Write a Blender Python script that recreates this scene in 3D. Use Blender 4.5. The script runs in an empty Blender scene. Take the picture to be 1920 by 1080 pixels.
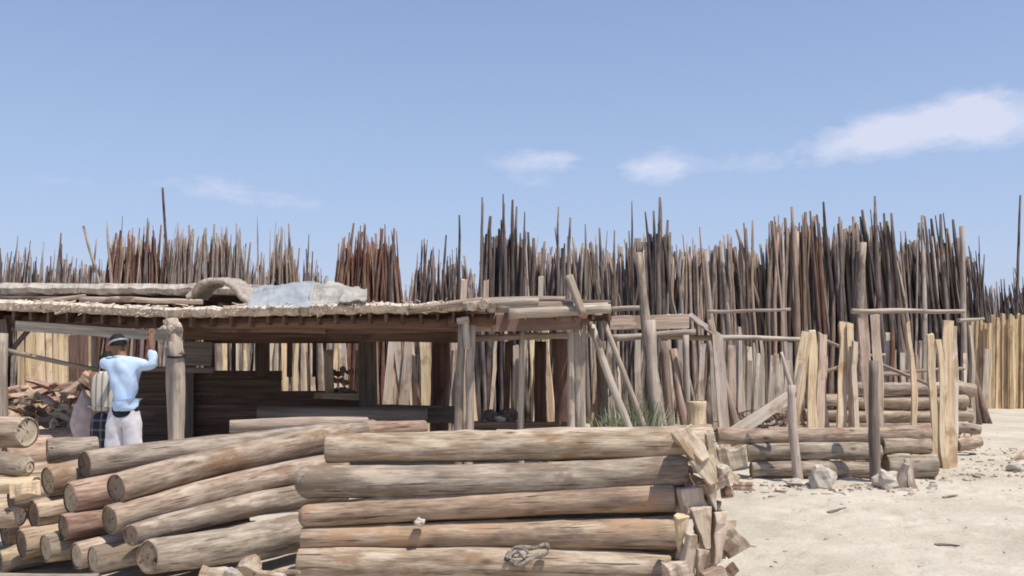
import bpy, bmesh, math, random
from mathutils import Vector, Matrix, noise

sc = bpy.context.scene
col = sc.collection
R = math.radians

# ------------------------------------------------------------------ camera
CAMZ, F, HY = 1.65, 1750.0, 650.0
cam = bpy.data.cameras.new('camera')
cam.sensor_width = 36.0
cam.lens = F / 1920 * 36.0
cam.shift_y = (HY - 540) / 1920
cam.clip_end = 5000
co = bpy.data.objects.new('camera', cam)
co.location = (0, 0, CAMZ)
co.rotation_euler = (R(90), 0, 0)
col.objects.link(co)
sc.camera = co

# ------------------------------------------------------------------ light
SUN = Vector((0.50, -0.40, 1.5)).normalized()
world = bpy.data.worlds.new('World')
sc.world = world
world.use_nodes = True
SKY_STRENGTH, CLOUD_V = 0.15, 5.7
def build_world():
    nt = world.node_tree; n = nt.nodes; l = nt.links
    for x in list(n): n.remove(x)
    out = n.new('ShaderNodeOutputWorld'); bg = n.new('ShaderNodeBackground')
    sky = n.new('ShaderNodeTexSky'); sky.sky_type = 'NISHITA'; sky.sun_disc = False
    sky.sun_elevation = math.asin(SUN.z); sky.sun_rotation = math.atan2(SUN.x, SUN.y)
    sky.altitude = 300; sky.air_density = 1.0; sky.dust_density = 0.8; sky.ozone_density = 4.0
    tc = n.new('ShaderNodeTexCoord'); sep = n.new('ShaderNodeSeparateXYZ')
    l.new(tc.outputs['Generated'], sep.inputs[0])
    def m(op, a, b=None, c=None, clamp=False):
        x = n.new('ShaderNodeMath'); x.operation = op; x.use_clamp = clamp
        for i, v in enumerate((a, b, c)):
            if v is None: continue
            if isinstance(v, (int, float)): x.inputs[i].default_value = v
            else: l.new(v, x.inputs[i])
        return x.outputs[0]
    ax = m('ARCTAN2', sep.outputs[0], sep.outputs[1])          # bearing
    el = m('ARCSINE', sep.outputs[2])                           # elevation
    comb = n.new('ShaderNodeCombineXYZ'); l.new(ax, comb.inputs[0]); l.new(el, comb.inputs[1])
    def noise_tex(scale, detail, sx=1.0, sy=2.2):
        mp = n.new('ShaderNodeMapping'); mp.inputs['Scale'].default_value = (sx, sy, 1)
        l.new(comb.outputs[0], mp.inputs['Vector'])
        t = n.new('ShaderNodeTexNoise'); t.inputs['Scale'].default_value = scale
        t.inputs['Detail'].default_value = detail; t.inputs['Roughness'].default_value = 0.6
        l.new(mp.outputs[0], t.inputs['Vector'])
        return t.outputs['Fac']
    fine = m('ADD', m('MULTIPLY', noise_tex(15, 8), .62), m('MULTIPLY', noise_tex(44, 6), .38))
    # each cloud: bearing, elevation, half width, half height, opacity
    cl = []
    def C(px, py, w, h, a):
        u, v = (px - 960) / F, (HY - py) / F
        cl.append((math.atan(u), math.atan(v / math.sqrt(1 + u * u)), w / F, h / F, a))
    C(1770, 230, 150, 36, .85); C(1630, 262, 100, 26, .6); C(1832, 200, 56, 30, .85); C(1700, 238, 90, 24, .6); C(1880, 240, 90, 38, .4); C(1570, 288, 130, 24, .45); C(1405, 305, 90, 26, .4)
    C(1245, 312, 58, 34, .8); C(1190, 322, 50, 20, .5); C(985, 302, 78, 24, .6); C(1055, 300, 50, 18, .5)
    C(975, 346, 70, 20, .42); C(412, 350, 75, 26, .5); C(545, 382, 95, 24, .4); C(250, 345, 130, 20, .25)
    C(60, 330, 120, 26, .18)
    # the same fair-weather puffs carried on round the rest of the sky
    rr = random.Random(8)
    for k in range(14):
        cl.append((R(40 + k * 20 + rr.uniform(-6, 6)), R(rr.uniform(9, 18)), R(rr.uniform(2, 5)), R(rr.uniform(.7, 1.4)), rr.uniform(.4, .9)))
    tot = None
    for (b, e, w, h, a) in cl:
        if b > math.pi: b -= 2 * math.pi
        dx = m('MULTIPLY', m('SUBTRACT', ax, b), 1 / w)
        dy = m('MULTIPLY', m('SUBTRACT', el, e), 1 / h)
        d2 = m('ADD', m('MULTIPLY', dx, dx), m('MULTIPLY', dy, dy))
        g = m('MULTIPLY', m('POWER', 2.718, m('MULTIPLY', d2, -1.0)), a)
        tot = g if tot is None else m('ADD', tot, g)
    rag = m('MULTIPLY', m('SUBTRACT', fine, .5), m('MINIMUM', m('MULTIPLY', tot, 5.0), 2.6))
    dens = m('MULTIPLY', m('SUBTRACT', m('ADD', tot, rag), .24), 1.05, clamp=True)
    veil = m('MULTIPLY', m('POWER', 2.718, m('MULTIPLY', m('ABSOLUTE', el), -2.3)), 0.74)  # thin dusty haze, thicker low down
    fac = m('MULTIPLY', dens, .68)
    mix = n.new('ShaderNodeMix'); mix.data_type = 'RGBA'
    hz = n.new('ShaderNodeMix'); hz.data_type = 'RGBA'
    l.new(veil, hz.inputs['Factor']); l.new(sky.outputs[0], hz.inputs['A']); hz.inputs['B'].default_value = (2.75, 3.5, 5.3, 1)
    low = m('MULTIPLY', m('POWER', 2.718, m('MULTIPLY', m('ABSOLUTE', el), -8.0)), 0.62)
    h2 = n.new('ShaderNodeMix'); h2.data_type = 'RGBA'
    l.new(low, h2.inputs['Factor']); l.new(hz.outputs['Result'], h2.inputs['A']); h2.inputs['B'].default_value = (3.9, 4.15, 5.35, 1)
    l.new(fac, mix.inputs['Factor']); l.new(h2.outputs['Result'], mix.inputs['A'])
    mix.inputs['B'].default_value = (CLOUD_V * .96, CLOUD_V * .97, CLOUD_V * 1.12, 1)
    l.new(mix.outputs['Result'], bg.inputs['Color']); bg.inputs['Strength'].default_value = SKY_STRENGTH
    l.new(bg.outputs[0], out.inputs[0])
build_world()
sd = bpy.data.lights.new('sun', 'SUN'); sd.energy = 4.8; sd.angle = R(0.55); sd.color = (1.0, .935, .82)
so = bpy.data.objects.new('sun', sd); so.rotation_euler = SUN.to_track_quat('Z', 'Y').to_euler(); so.location = (5, -5, 20)
col.objects.link(so)
vs = sc.view_settings
sc.display_settings.display_device = 'sRGB'
vs.view_transform = 'Standard'; vs.look = 'None'; vs.exposure = 0.0; vs.gamma = 1.0; vs.use_curve_mapping = False
sc.render.engine = 'CYCLES'
sc.cycles.filter_width = 1.8
sc.cycles.max_bounces = 6

# ------------------------------------------------------------------ helpers
def W(px, py, Y):
    return Vector(((px - 960) / F * Y, Y, CAMZ - (py - HY) / F * Y))
def G(px, Y, z=0.0):
    return Vector(((px - 960) / F * Y, Y, z))
def nz(x, y=0, z=0): return noise.noise(Vector((x, y, z)))

def mesh(name, verts, faces, mat=None, smooth=False):
    me = bpy.data.meshes.new(name)
    me.from_pydata([tuple(v) for v in verts], [], faces)
    if mat: me.materials.append(mat)
    if smooth: me.polygons.foreach_set('use_smooth', [True] * len(me.polygons))
    me.update()
    return me
def link(name, me, parent=None, mat4=None):
    o = bpy.data.objects.new(name, me); col.objects.link(o)
    if mat4 is not None: o.matrix_world = mat4
    if parent: o.parent = parent
    return o
def tag(o, label=None, cat=None, group=None, kind=None):
    if label: o['label'] = label
    if cat: o['category'] = cat
    if group: o['group'] = group
    if kind or cat: o['kind'] = kind or 'thing'
    return o
def empty(name, loc=(0, 0, 0)):
    o = bpy.data.objects.new(name, None); o.location = loc; o.empty_display_size = .2
    col.objects.link(o); return o
def frame(p1, p2, yaw=0.0):
    d = (p2 - p1).normalized()
    x = Vector((0, 1, 0)).cross(d)
    if x.length < .05: x = Vector((1, 0, 0))
    x.normalize(); y = d.cross(x)
    M = Matrix((x, y, d)).transposed().to_4x4()
    M = M @ Matrix.Rotation(yaw, 4, 'Z')
    M.translation = (p1 + p2) / 2
    return M
def add_tube(V, Fc, pts, rad, sides=8, cap=True, phase=0.0, rough=0.0, seed=0.0):
    """tube along arbitrary points appended to V, Fc"""
    n = len(pts); base = len(V)
    up = Vector((0.13, 0.31, 1)).normalized()
    for i, p in enumerate(pts):
        a = pts[max(0, i - 1)]; b = pts[min(n - 1, i + 1)]
        d = (b - a).normalized()
        x = d.cross(up)
        if x.length < .1: x = d.cross(Vector((1, .2, 0)))
        x.normalize(); y = d.cross(x)
        for k in range(sides):
            t = 2 * math.pi * k / sides + phase
            r = rad[i] * (1 + rough * nz(seed + i * .7, math.cos(t) * 1.5, math.sin(t) * 1.5))
            V.append(p + x * (r * math.cos(t)) + y * (r * math.sin(t)))
    for i in range(n - 1):
        for k in range(sides):
            a = base + i * sides + k; b = base + i * sides + (k + 1) % sides
            Fc.append((a, b, b + sides, a + sides))
    if cap:
        Fc.append(tuple(base + k for k in reversed(range(sides))))
        Fc.append(tuple(base + (n - 1) * sides + k for k in range(sides)))

# ------------------------------------------------------------------ materials
def nodes_of(name):
    m = bpy.data.materials.new(name); m.use_nodes = True
    nt = m.node_tree
    return m, nt, nt.nodes, nt.links, nt.nodes['Principled BSDF']
def ramp(n, stops):
    r = n.new('ShaderNodeValToRGB')
    while len(r.color_ramp.elements) < len(stops): r.color_ramp.elements.new(.5)
    for e, (p, c) in zip(r.color_ramp.elements, stops):
        e.position = p; e.color = (*c, 1) if len(c) == 3 else c
    return r
def rgbmix(n, l, fac, a, b, mode='MIX'):
    x = n.new('ShaderNodeMix'); x.data_type = 'RGBA'; x.blend_type = mode
    for s, v in (('Factor', fac), ('A', a), ('B', b)):
        if isinstance(v, (int, float)): x.inputs[s].default_value = v
        elif isinstance(v, tuple): x.inputs[s].default_value = (*v, 1)
        else: l.new(v, x.inputs[s])
    return x.outputs['Result']
def wood(name, c0, c1, c2, grain=14.0, stretch=.09, patch=None, patch_at=.58, patch_scale=3.0, var=.35, hue=.02,
         bump=.35, rough=.88, knots=False, crack=0.0, patch2=None):
    m, nt, n, l, b = nodes_of(name)
    tc = n.new('ShaderNodeTexCoord'); oi = n.new('ShaderNodeObjectInfo')
    mul = n.new('ShaderNodeMath'); mul.operation = 'MULTIPLY'; mul.inputs[1].default_value = 61.7
    l.new(oi.outputs['Random'], mul.inputs[0])
    add = n.new('ShaderNodeVectorMath'); add.operation = 'ADD'
    l.new(tc.outputs['Object'], add.inputs[0]); l.new(mul.outputs[0], add.inputs[1])
    def nse(scale, st, detail=6, rgh=.6):
        mp = n.new('ShaderNodeMapping'); mp.inputs['Scale'].default_value = (scale, scale, scale * st)
        l.new(add.outputs[0], mp.inputs['Vector'])
        t = n.new('ShaderNodeTexNoise'); t.inputs['Scale'].default_value = 1; t.inputs['Detail'].default_value = detail
        t.inputs['Roughness'].default_value = rgh
        l.new(mp.outputs[0], t.inputs['Vector']); return t.outputs['Fac']
    g1 = nse(grain, stretch); g2 = nse(grain * 3.4, stretch * .55, 5, .7)
    gm = n.new('ShaderNodeMix'); gm.data_type = 'FLOAT'; gm.inputs['Factor'].default_value = .45
    l.new(g1, gm.inputs['A']); l.new(g2, gm.inputs['B']); g = gm.outputs['Result']
    r = ramp(n, [(.36, c0), (.5, c1), (.63, c2)]); l.new(g, r.inputs[0])
    c = r.outputs[0]
    if patch:
        p = nse(patch_scale, .55, 5); pr = ramp(n, [(patch_at - .04, (0, 0, 0)), (patch_at + .05, (1, 1, 1))]); l.new(p, pr.inputs[0])
        c = rgbmix(n, l, pr.outputs[0], c, patch)
    if patch2:
        p = nse(patch_scale * 1.9, .3, 6); pr = ramp(n, [(.55, (0, 0, 0)), (.66, (.85, .85, .85))]); l.new(p, pr.inputs[0])
        c = rgbmix(n, l, pr.outputs[0], c, patch2)
    if knots:
        mp = n.new('ShaderNodeMapping'); mp.inputs['Scale'].default_value = (5, 5, 2.3); l.new(add.outputs[0], mp.inputs['Vector'])
        v = n.new('ShaderNodeTexVoronoi'); v.inputs['Scale'].default_value = 1; l.new(mp.outputs[0], v.inputs['Vector'])
        kr = ramp(n, [(.03, (.9, .9, .9)), (.1, (.35, .35, .35)), (.16, (0, 0, 0))]); l.new(v.outputs['Distance'], kr.inputs[0])
        c = rgbmix(n, l, kr.outputs[0], c, (.09, .05, .03))
    if crack:
        cr = nse(52, .03, 5, .5); k = ramp(n, [(.335, (1, 1, 1)), (.365, (0, 0, 0))]); l.new(cr, k.inputs[0])
        mm = n.new('ShaderNodeMath'); mm.operation = 'MULTIPLY'; mm.inputs[1].default_value = crack; l.new(k.outputs[0], mm.inputs[0])
        c = rgbmix(n, l, mm.outputs[0], c, (.05, .035, .025))
    hs = n.new('ShaderNodeHueSaturation')
    mr = n.new('ShaderNodeMapRange'); mr.inputs['To Min'].default_value = 1 - var; mr.inputs['To Max'].default_value = 1 + var
    l.new(oi.outputs['Random'], mr.inputs[0]); l.new(mr.outputs[0], hs.inputs['Value'])
    fr = n.new('ShaderNodeMath'); fr.operation = 'FRACT'; m7 = n.new('ShaderNodeMath'); m7.operation = 'MULTIPLY'; m7.inputs[1].default_value = 7.31
    l.new(oi.outputs['Random'], m7.inputs[0]); l.new(m7.outputs[0], fr.inputs[0])
    mh = n.new('ShaderNodeMapRange'); mh.inputs['To Min'].default_value = .5 - hue; mh.inputs['To Max'].default_value = .5 + hue
    l.new(fr.outputs[0], mh.inputs[0]); l.new(mh.outputs[0], hs.inputs['Hue'])
    l.new(c, hs.inputs['Color']); l.new(hs.outputs[0], b.inputs['Base Color'])
    b.inputs['Roughness'].default_value = rough; b.inputs['Specular IOR Level'].default_value = .18
    bp = n.new('ShaderNodeBump'); bp.inputs['Strength'].default_value = bump; bp.inputs['Distance'].default_value = .02
    l.new(g, bp.inputs['Height']); l.new(bp.outputs[0], b.inputs['Normal'])
    return m
M = {}
M['log'] = wood('weathered_log', (.16, .11, .078), (.36, .275, .20), (.56, .455, .35), 17, .17, patch=(.28, .18, .11), patch_at=.60, patch_scale=4.2, var=.12, hue=.008, knots=True, crack=.8, patch2=(.54, .455, .36), bump=.6)
M['log_orange'] = wood('peeled_log', (.165, .11, .076), (.37, .27, .19), (.56, .44, .33), 16, .17, patch=(.41, .265, .165), patch_at=.57, patch_scale=4.0, var=.08, hue=.006, knots=True, crack=.8, patch2=(.20, .145, .115), bump=.6)
M['log_grey'] = wood('grey_log', (.135, .105, .08), (.31, .25, .195), (.50, .42, .345), 17, .16, patch=(.23, .175, .13), patch_at=.57, patch_scale=4.2, var=.12, hue=.006, knots=True, crack=.8, patch2=(.50, .41, .32), bump=.6)
M['log_red'] = wood('reddish_log', (.14, .08, .06), (.31, .20, .15), (.5, .36, .28), 17, .17, patch=(.40, .30, .21), patch_at=.56, patch_scale=4.5, var=.12, hue=.008, crack=.8, bump=.6)
def end_mat(name, c0, c1, crackc):
    m, nt, n, l, b = nodes_of(name)
    tc = n.new('ShaderNodeTexCoord'); oi = n.new('ShaderNodeObjectInfo')
    sp = n.new('ShaderNodeSeparateXYZ'); l.new(tc.outputs['Object'], sp.inputs[0])
    cb = n.new('ShaderNodeCombineXYZ'); l.new(sp.outputs[0], cb.inputs[0]); l.new(sp.outputs[1], cb.inputs[1])
    ln = n.new('ShaderNodeVectorMath'); ln.operation = 'LENGTH'; l.new(cb.outputs[0], ln.inputs[0])
    ns = n.new('ShaderNodeTexNoise'); ns.inputs['Scale'].default_value = 9; ns.inputs['Detail'].default_value = 5; l.new(tc.outputs['Object'], ns.inputs['Vector'])
    a = n.new('ShaderNodeMath'); a.operation = 'MULTIPLY_ADD'; a.inputs[1].default_value = .03; l.new(ns.outputs['Fac'], a.inputs[0]); l.new(ln.outputs['Value'], a.inputs[2])
    s = n.new('ShaderNodeMath'); s.operation = 'MULTIPLY'; s.inputs[1].default_value = 420; l.new(a.outputs[0], s.inputs[0])
    si = n.new('ShaderNodeMath'); si.operation = 'SINE'; l.new(s.outputs[0], si.inputs[0])
    mr = n.new('ShaderNodeMapRange'); mr.inputs['From Min'].default_value = -1; l.new(si.outputs[0], mr.inputs[0])
    c = rgbmix(n, l, mr.outputs[0], c0, c1)
    r = ramp(n, [(.42, (0, 0, 0)), (.62, (.7, .7, .7))]); l.new(ns.outputs['Fac'], r.inputs[0])
    c = rgbmix(n, l, r.outputs[0], c, crackc)
    an = n.new('ShaderNodeMath'); an.operation = 'ARCTAN2'; l.new(sp.outputs[0], an.inputs[0]); l.new(sp.outputs[1], an.inputs[1])
    oz = n.new('ShaderNodeMath'); oz.operation = 'MULTIPLY'; oz.inputs[1].default_value = 40; l.new(oi.outputs['Random'], oz.inputs[0])
    c2 = n.new('ShaderNodeCombineXYZ'); l.new(an.outputs[0], c2.inputs[0]); l.new(oz.outputs[0], c2.inputs[1])
    l5 = n.new('ShaderNodeMath'); l5.operation = 'MULTIPLY'; l5.inputs[1].default_value = 6; l.new(ln.outputs['Value'], l5.inputs[0]); l.new(l5.outputs[0], c2.inputs[2])
    n2 = n.new('ShaderNodeTexNoise'); n2.inputs['Scale'].default_value = 3.2; n2.inputs['Detail'].default_value = 3; l.new(c2.outputs[0], n2.inputs['Vector'])
    k2 = ramp(n, [(.34, (.9, .9, .9)), (.39, (0, 0, 0))]); l.new(n2.outputs['Fac'], k2.inputs[0])
    c = rgbmix(n, l, k2.outputs[0], c, (.045, .03, .02))
    pth = ramp(n, [(.004, (.8, .8, .8)), (.014, (0, 0, 0))]); l.new(ln.outputs['Value'], pth.inputs[0]); c = rgbmix(n, l, pth.outputs[0], c, (.08, .05, .03))
    l.new(c, b.inputs['Base Color']); b.inputs['Roughness'].default_value = .9; b.inputs['Specular IOR Level'].default_value = .15
    return m
M['rim'] = wood('dark_bark_rim', (.07, .045, .032), (.13, .085, .06), (.2, .14, .10), 30, 1, var=.2)
M['end_dark'] = end_mat('dark_cut_end', (.25, .185, .13), (.33, .25, .18), (.17, .125, .09))  # same ring pattern in darker browns than the pale end
M['end_pale'] = end_mat('pale_cut_end', (.50, .41, .29), (.60, .50, .37), (.42, .33, .23))
M['pole_grey'] = wood('grey_pole', (.12, .097, .082), (.275, .226, .195), (.46, .385, .335), 26, .05, patch=(.14, .105, .085), patch_at=.56, patch_scale=3, var=.45, hue=.012, bump=.3)
M['pole_brown'] = wood('brown_pole', (.10, .068, .052), (.235, .167, .128), (.40, .30, .235), 26, .05, patch=(.29, .215, .15), patch_at=.56, patch_scale=3, var=.45, hue=.015, bump=.3)
M['pole_red'] = wood('red_brown_pole', (.075, .036, .026), (.165, .083, .058), (.28, .165, .115), 26, .05, patch=(.22, .135, .09), patch_at=.57, patch_scale=3, var=.4, hue=.012, bump=.3)
M['pole_dark'] = wood('dark_pole', (.055, .043, .041), (.12, .094, .084), (.24, .19, .165), 26, .05, patch=(.06, .045, .042), patch_at=.56, patch_scale=3, var=.45, hue=.015, bump=.3)
M['pole_tan'] = wood('tan_pole', (.18, .135, .10), (.34, .265, .205), (.50, .41, .33), 24, .06, patch=(.28, .21, .15), patch_at=.6, patch_scale=3, var=.22, hue=.012, bump=.3)
M['post'] = wood('silvery_post', (.22, .17, .13), (.41, .34, .275), (.57, .49, .41), 16, .06, patch=(.30, .24, .19), patch_at=.6, patch_scale=3, var=.14, hue=.01, crack=.5)
M['post_dark'] = wood('dark_post', (.085, .065, .053), (.17, .135, .112), (.27, .22, .185), 16, .06, var=.15, hue=.01, crack=.4)
M['cream'] = wood('fresh_sawn_board', (.42, .29, .17), (.62, .475, .31), (.72, .59, .43), 20, .05, patch=(.42, .29, .175), patch_at=.58, patch_scale=4, var=.12, hue=.008, bump=.3, crack=.5)
M['pinkish'] = wood('pinkish_board', (.36, .255, .185), (.55, .425, .325), (.66, .54, .44), 20, .05, patch=(.36, .255, .185), patch_at=.57, patch_scale=4, var=.12, hue=.008, bump=.3, crack=.5)
M['yellow'] = wood('yellow_slab', (.36, .245, .135), (.58, .425, .25), (.69, .55, .375), 16, .05, patch=(.36, .26, .165), patch_at=.58, patch_scale=2.4, var=.18, hue=.006, bump=.25)
M['slab'] = wood('grey_slab', (.26, .205, .16), (.46, .385, .32), (.62, .54, .46), 20, .06, patch=(.29, .215, .155), patch_at=.57, patch_scale=2.5, var=.25, hue=.012, bump=.25)
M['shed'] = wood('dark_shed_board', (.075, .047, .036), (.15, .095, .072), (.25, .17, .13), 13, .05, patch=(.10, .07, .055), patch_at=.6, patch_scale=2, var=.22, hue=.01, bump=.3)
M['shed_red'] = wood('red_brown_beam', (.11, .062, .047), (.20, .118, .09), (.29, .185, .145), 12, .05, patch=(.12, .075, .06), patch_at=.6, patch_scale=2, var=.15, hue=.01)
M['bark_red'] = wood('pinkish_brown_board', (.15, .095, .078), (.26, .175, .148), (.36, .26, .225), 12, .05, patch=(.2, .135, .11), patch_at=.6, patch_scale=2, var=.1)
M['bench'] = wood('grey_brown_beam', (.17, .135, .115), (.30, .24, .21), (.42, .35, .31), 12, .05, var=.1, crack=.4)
M['chip'] = wood('split_wood', (.30, .22, .155), (.47, .375, .285), (.60, .51, .41), 22, .1, patch=(.30, .2, .13), patch_at=.55, patch_scale=7, var=.16, hue=.01, bump=.4)
M['fire'] = wood('firewood', (.15, .085, .062), (.32, .21, .155), (.52, .40, .31), 14, .1, patch=(.42, .32, .24), patch_at=.54, patch_scale=6, var=.45, hue=.015)
def plain(name, c0, c1, scale=6, rough=.9, bump=.2, detail=6, dist=.02, spec=.2):
    m, nt, n, l, b = nodes_of(name)
    tc = n.new('ShaderNodeTexCoord')
    t = n.new('ShaderNodeTexNoise'); t.inputs['Scale'].default_value = scale; t.inputs['Detail'].default_value = detail
    l.new(tc.outputs['Object'], t.inputs['Vector'])
    r = ramp(n, [(.35, c0), (.65, c1)]); l.new(t.outputs['Fac'], r.inputs[0]); l.new(r.outputs[0], b.inputs['Base Color'])
    b.inputs['Roughness'].default_value = rough; b.inputs['Specular IOR Level'].default_value = spec
    bp = n.new('ShaderNodeBump'); bp.inputs['Strength'].default_value = bump; bp.inputs['Distance'].default_value = dist
    l.new(t.outputs['Fac'], bp.inputs['Height']); l.new(bp.outputs[0], b.inputs['Normal'])
    return m
M['thatch'] = plain('dry_mud_thatch', (.46, .375, .29), (.72, .615, .51), 14, bump=.6)
M['grey_thatch'] = plain('grey_mud_thatch', (.30, .265, .225), (.52, .47, .41), 9, bump=.5)
M['tarp'] = plain('grey_plastic_sheet', (.27, .29, .31), (.38, .395, .41), 3, rough=.55, bump=.15)
M['cloth'] = plain('pale_cloth', (.27, .25, .23), (.43, .40, .365), 5, bump=.25)
M['mat'] = plain('woven_mat', (.27, .23, .19), (.46, .40, .34), 22, bump=.4)
M['stone'] = plain('pale_stone', (.42, .37, .31), (.56, .50, .43), 9, bump=.5)
M['rope'] = plain('grey_vine', (.16, .13, .105), (.36, .32, .28), 40, bump=.5)
M['sheet'] = plain('weathered_tin', (.40, .365, .345), (.56, .53, .51), 4, rough=.6, bump=.1)
M['sack'] = plain('pink_sack', (.55, .42, .41), (.68, .56, .54), 12, bump=.4)
M['leaf'] = plain('green_leaf', (.20, .25, .15), (.42, .44, .29), 5, rough=.6, bump=.1)
M['skin'] = plain('skin', (.20, .115, .075), (.26, .155, .10), 8, rough=.6, bump=.05)
M['hair'] = plain('black_hair', (.012, .011, .011), (.028, .025, .024), 40, rough=.7, bump=.4)
M['shirt'] = plain('light_blue_shirt', (.46, .59, .80), (.52, .65, .84), 4, bump=.25, dist=.03)
M['white_cloth'] = plain('white_trousers', (.62, .59, .63), (.72, .69, .72), 5, bump=.25)
M['cap'] = plain('grey_cap', (.30, .30, .33), (.42, .42, .45), 30, bump=.3)
M['dark_cloth'] = plain('dark_cloth', (.014, .016, .026), (.03, .033, .045), 12, bump=.3)
def stripes_mat(name, base, line, sx, sz, width=.3, both=False):
    m, nt, n, l, b = nodes_of(name)
    tc = n.new('ShaderNodeTexCoord'); sp = n.new('ShaderNodeSeparateXYZ'); l.new(tc.outputs['Object'], sp.inputs[0])
    def band(sock, f):
        k = n.new('ShaderNodeMath'); k.operation = 'MULTIPLY'; k.inputs[1].default_value = f; l.new(sock, k.inputs[0])
        q = n.new('ShaderNodeMath'); q.operation = 'FRACT'; l.new(k.outputs[0], q.inputs[0])
        w = n.new('ShaderNodeMath'); w.operation = 'LESS_THAN'; w.inputs[1].default_value = width; l.new(q.outputs[0], w.inputs[0]); return w.outputs[0]
    v = band(sp.outputs[0], sx)
    if both:
        h = band(sp.outputs[2], sz); a = n.new('ShaderNodeMath'); a.operation = 'ADD'; l.new(v, a.inputs[0]); l.new(h, a.inputs[1])
        d = n.new('ShaderNodeMath'); d.operation = 'MULTIPLY'; d.inputs[1].default_value = .5; l.new(a.outputs[0], d.inputs[0]); v = d.outputs[0]
    l.new(rgbmix(n, l, v, base, line), b.inputs['Base Color']); b.inputs['Roughness'].default_value = .9
    return m
M['plaid'] = stripes_mat('dark_plaid_cloth', (.020, .020, .030), (.19, .185, .20), 9, 9, .22, True)
M['striped'] = stripes_mat('striped_vest_cloth', (.55, .51, .43), (.24, .22, .2), 14, 1, .3)
def sand():
    m, nt, n, l, b = nodes_of('pale_sand')
    tc = n.new('ShaderNodeTexCoord')
    def nse(s, d, sy=1):
        mp = n.new('ShaderNodeMapping'); mp.inputs['Scale'].default_value = (s, s * sy, s); l.new(tc.outputs['Object'], mp.inputs['Vector'])
        t = n.new('ShaderNodeTexNoise'); t.inputs['Scale'].default_value = 1; t.inputs['Detail'].default_value = d; t.inputs['Roughness'].default_value = .62
        l.new(mp.outputs[0], t.inputs['Vector']); return t.outputs['Fac']
    a = nse(.7, 8); r = ramp(n, [(.3, (.41, .355, .285)), (.5, (.52, .462, .38)), (.7, (.61, .555, .47))]); l.new(a, r.inputs[0])
    f = nse(30, 6); fr = ramp(n, [(.30, (.62, .58, .54)), (.44, (1, 1, 1)), (.62, (1.0, 1.0, 1.0)), (.74, (1.08, 1.07, 1.05))]); l.new(f, fr.inputs[0])
    c = rgbmix(n, l, .55, r.outputs[0], fr.outputs[0], 'MULTIPLY')
    p = nse(3.2, 7); pr = ramp(n, [(.56, (0, 0, 0)), (.70, (.5, .5, .5))]); l.new(p, pr.inputs[0])
    c = rgbmix(n, l, pr.outputs[0], c, (.40, .325, .245))
    l.new(c, b.inputs['Base Color']); b.inputs['Roughness'].default_value = .95; b.inputs['Specular IOR Level'].default_value = .1
    h = nse(11, 8); ad = n.new('ShaderNodeMath'); ad.operation = 'MULTIPLY_ADD'; ad.inputs[1].default_value = .35; l.new(f, ad.inputs[0]); l.new(h, ad.inputs[2])
    bp = n.new('ShaderNodeBump'); bp.inputs['Strength'].default_value = .8; bp.inputs['Distance'].default_value = .04
    l.new(ad.outputs[0], bp.inputs['Height']); l.new(bp.outputs[0], b.inputs['Normal'])
    return m
M['sand'] = sand()

# ------------------------------------------------------------------ ground
_dn = {}
_dr = random.Random(77)
for _ in range(700):
    dx_, dy_ = _dr.uniform(.6, 8), 4.8 + 9.5 * _dr.random() ** 1.3
    e = (dx_, dy_, _dr.uniform(.07, .15), _dr.uniform(.008, .024), _dr.uniform(.5, 1))
    for a_ in (-1, 0, 1):
        for b_ in (-1, 0, 1): _dn.setdefault((int(dx_ / .4) + a_, int(dy_ / .4) + b_), []).append(e)
def dents(x, y):
    h = 0.0
    for (cx, cy, r, d, k) in _dn.get((int(x / .4), int(y / .4)), ()):
        q = ((x - cx) ** 2 * k + (y - cy) ** 2) / (r * r)
        if q < 5: h += d * (-math.exp(-q) + .55 * math.exp(-(math.sqrt(q) - 1.35) ** 2 * 4))
    return h
def gh(x, y):
    if y > 60 or abs(x) > 60: return 0.0
    h = .035 * nz(x * .45, y * .45, 3.1) + .02 * nz(x * 1.7, y * 1.7, 7.7) + .010 * nz(x * 5, y * 5, 1.3)
    h += .02 * math.sin((x * .9 - y * .55) * 2.4 + 1.3 * nz(x * .5, y * .5)) * max(0, nz(x * .3 + 5, y * .3))
    return h * .8 - .015 + dents(x, y)
def ground():
    def axis(lo, hi, step, far):
        a = [lo + step * i for i in range(int((hi - lo) / step) + 1)]
        s, v = step, a[-1]
        while v < far: s *= 1.35; v += s; a.append(v)
        s, v = step, a[0]
        while v > -far: s *= 1.35; v -= s; a.insert(0, v)
        return a
    xs = axis(-5, 9, .055, 1500); ys = axis(4.2, 17, .055, 1500)
    V = [(x, y, gh(x, y)) for y in ys for x in xs]
    nx = len(xs)
    Fc = [(j * nx + i, j * nx + i + 1, (j + 1) * nx + i + 1, (j + 1) * nx + i) for j in range(len(ys) - 1) for i in range(nx - 1)]
    tag(link('ground', mesh('ground', V, Fc, M['sand'], True)), 'pale sandy yard ground with faint ruts and footprints', kind='structure')
ground()

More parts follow.
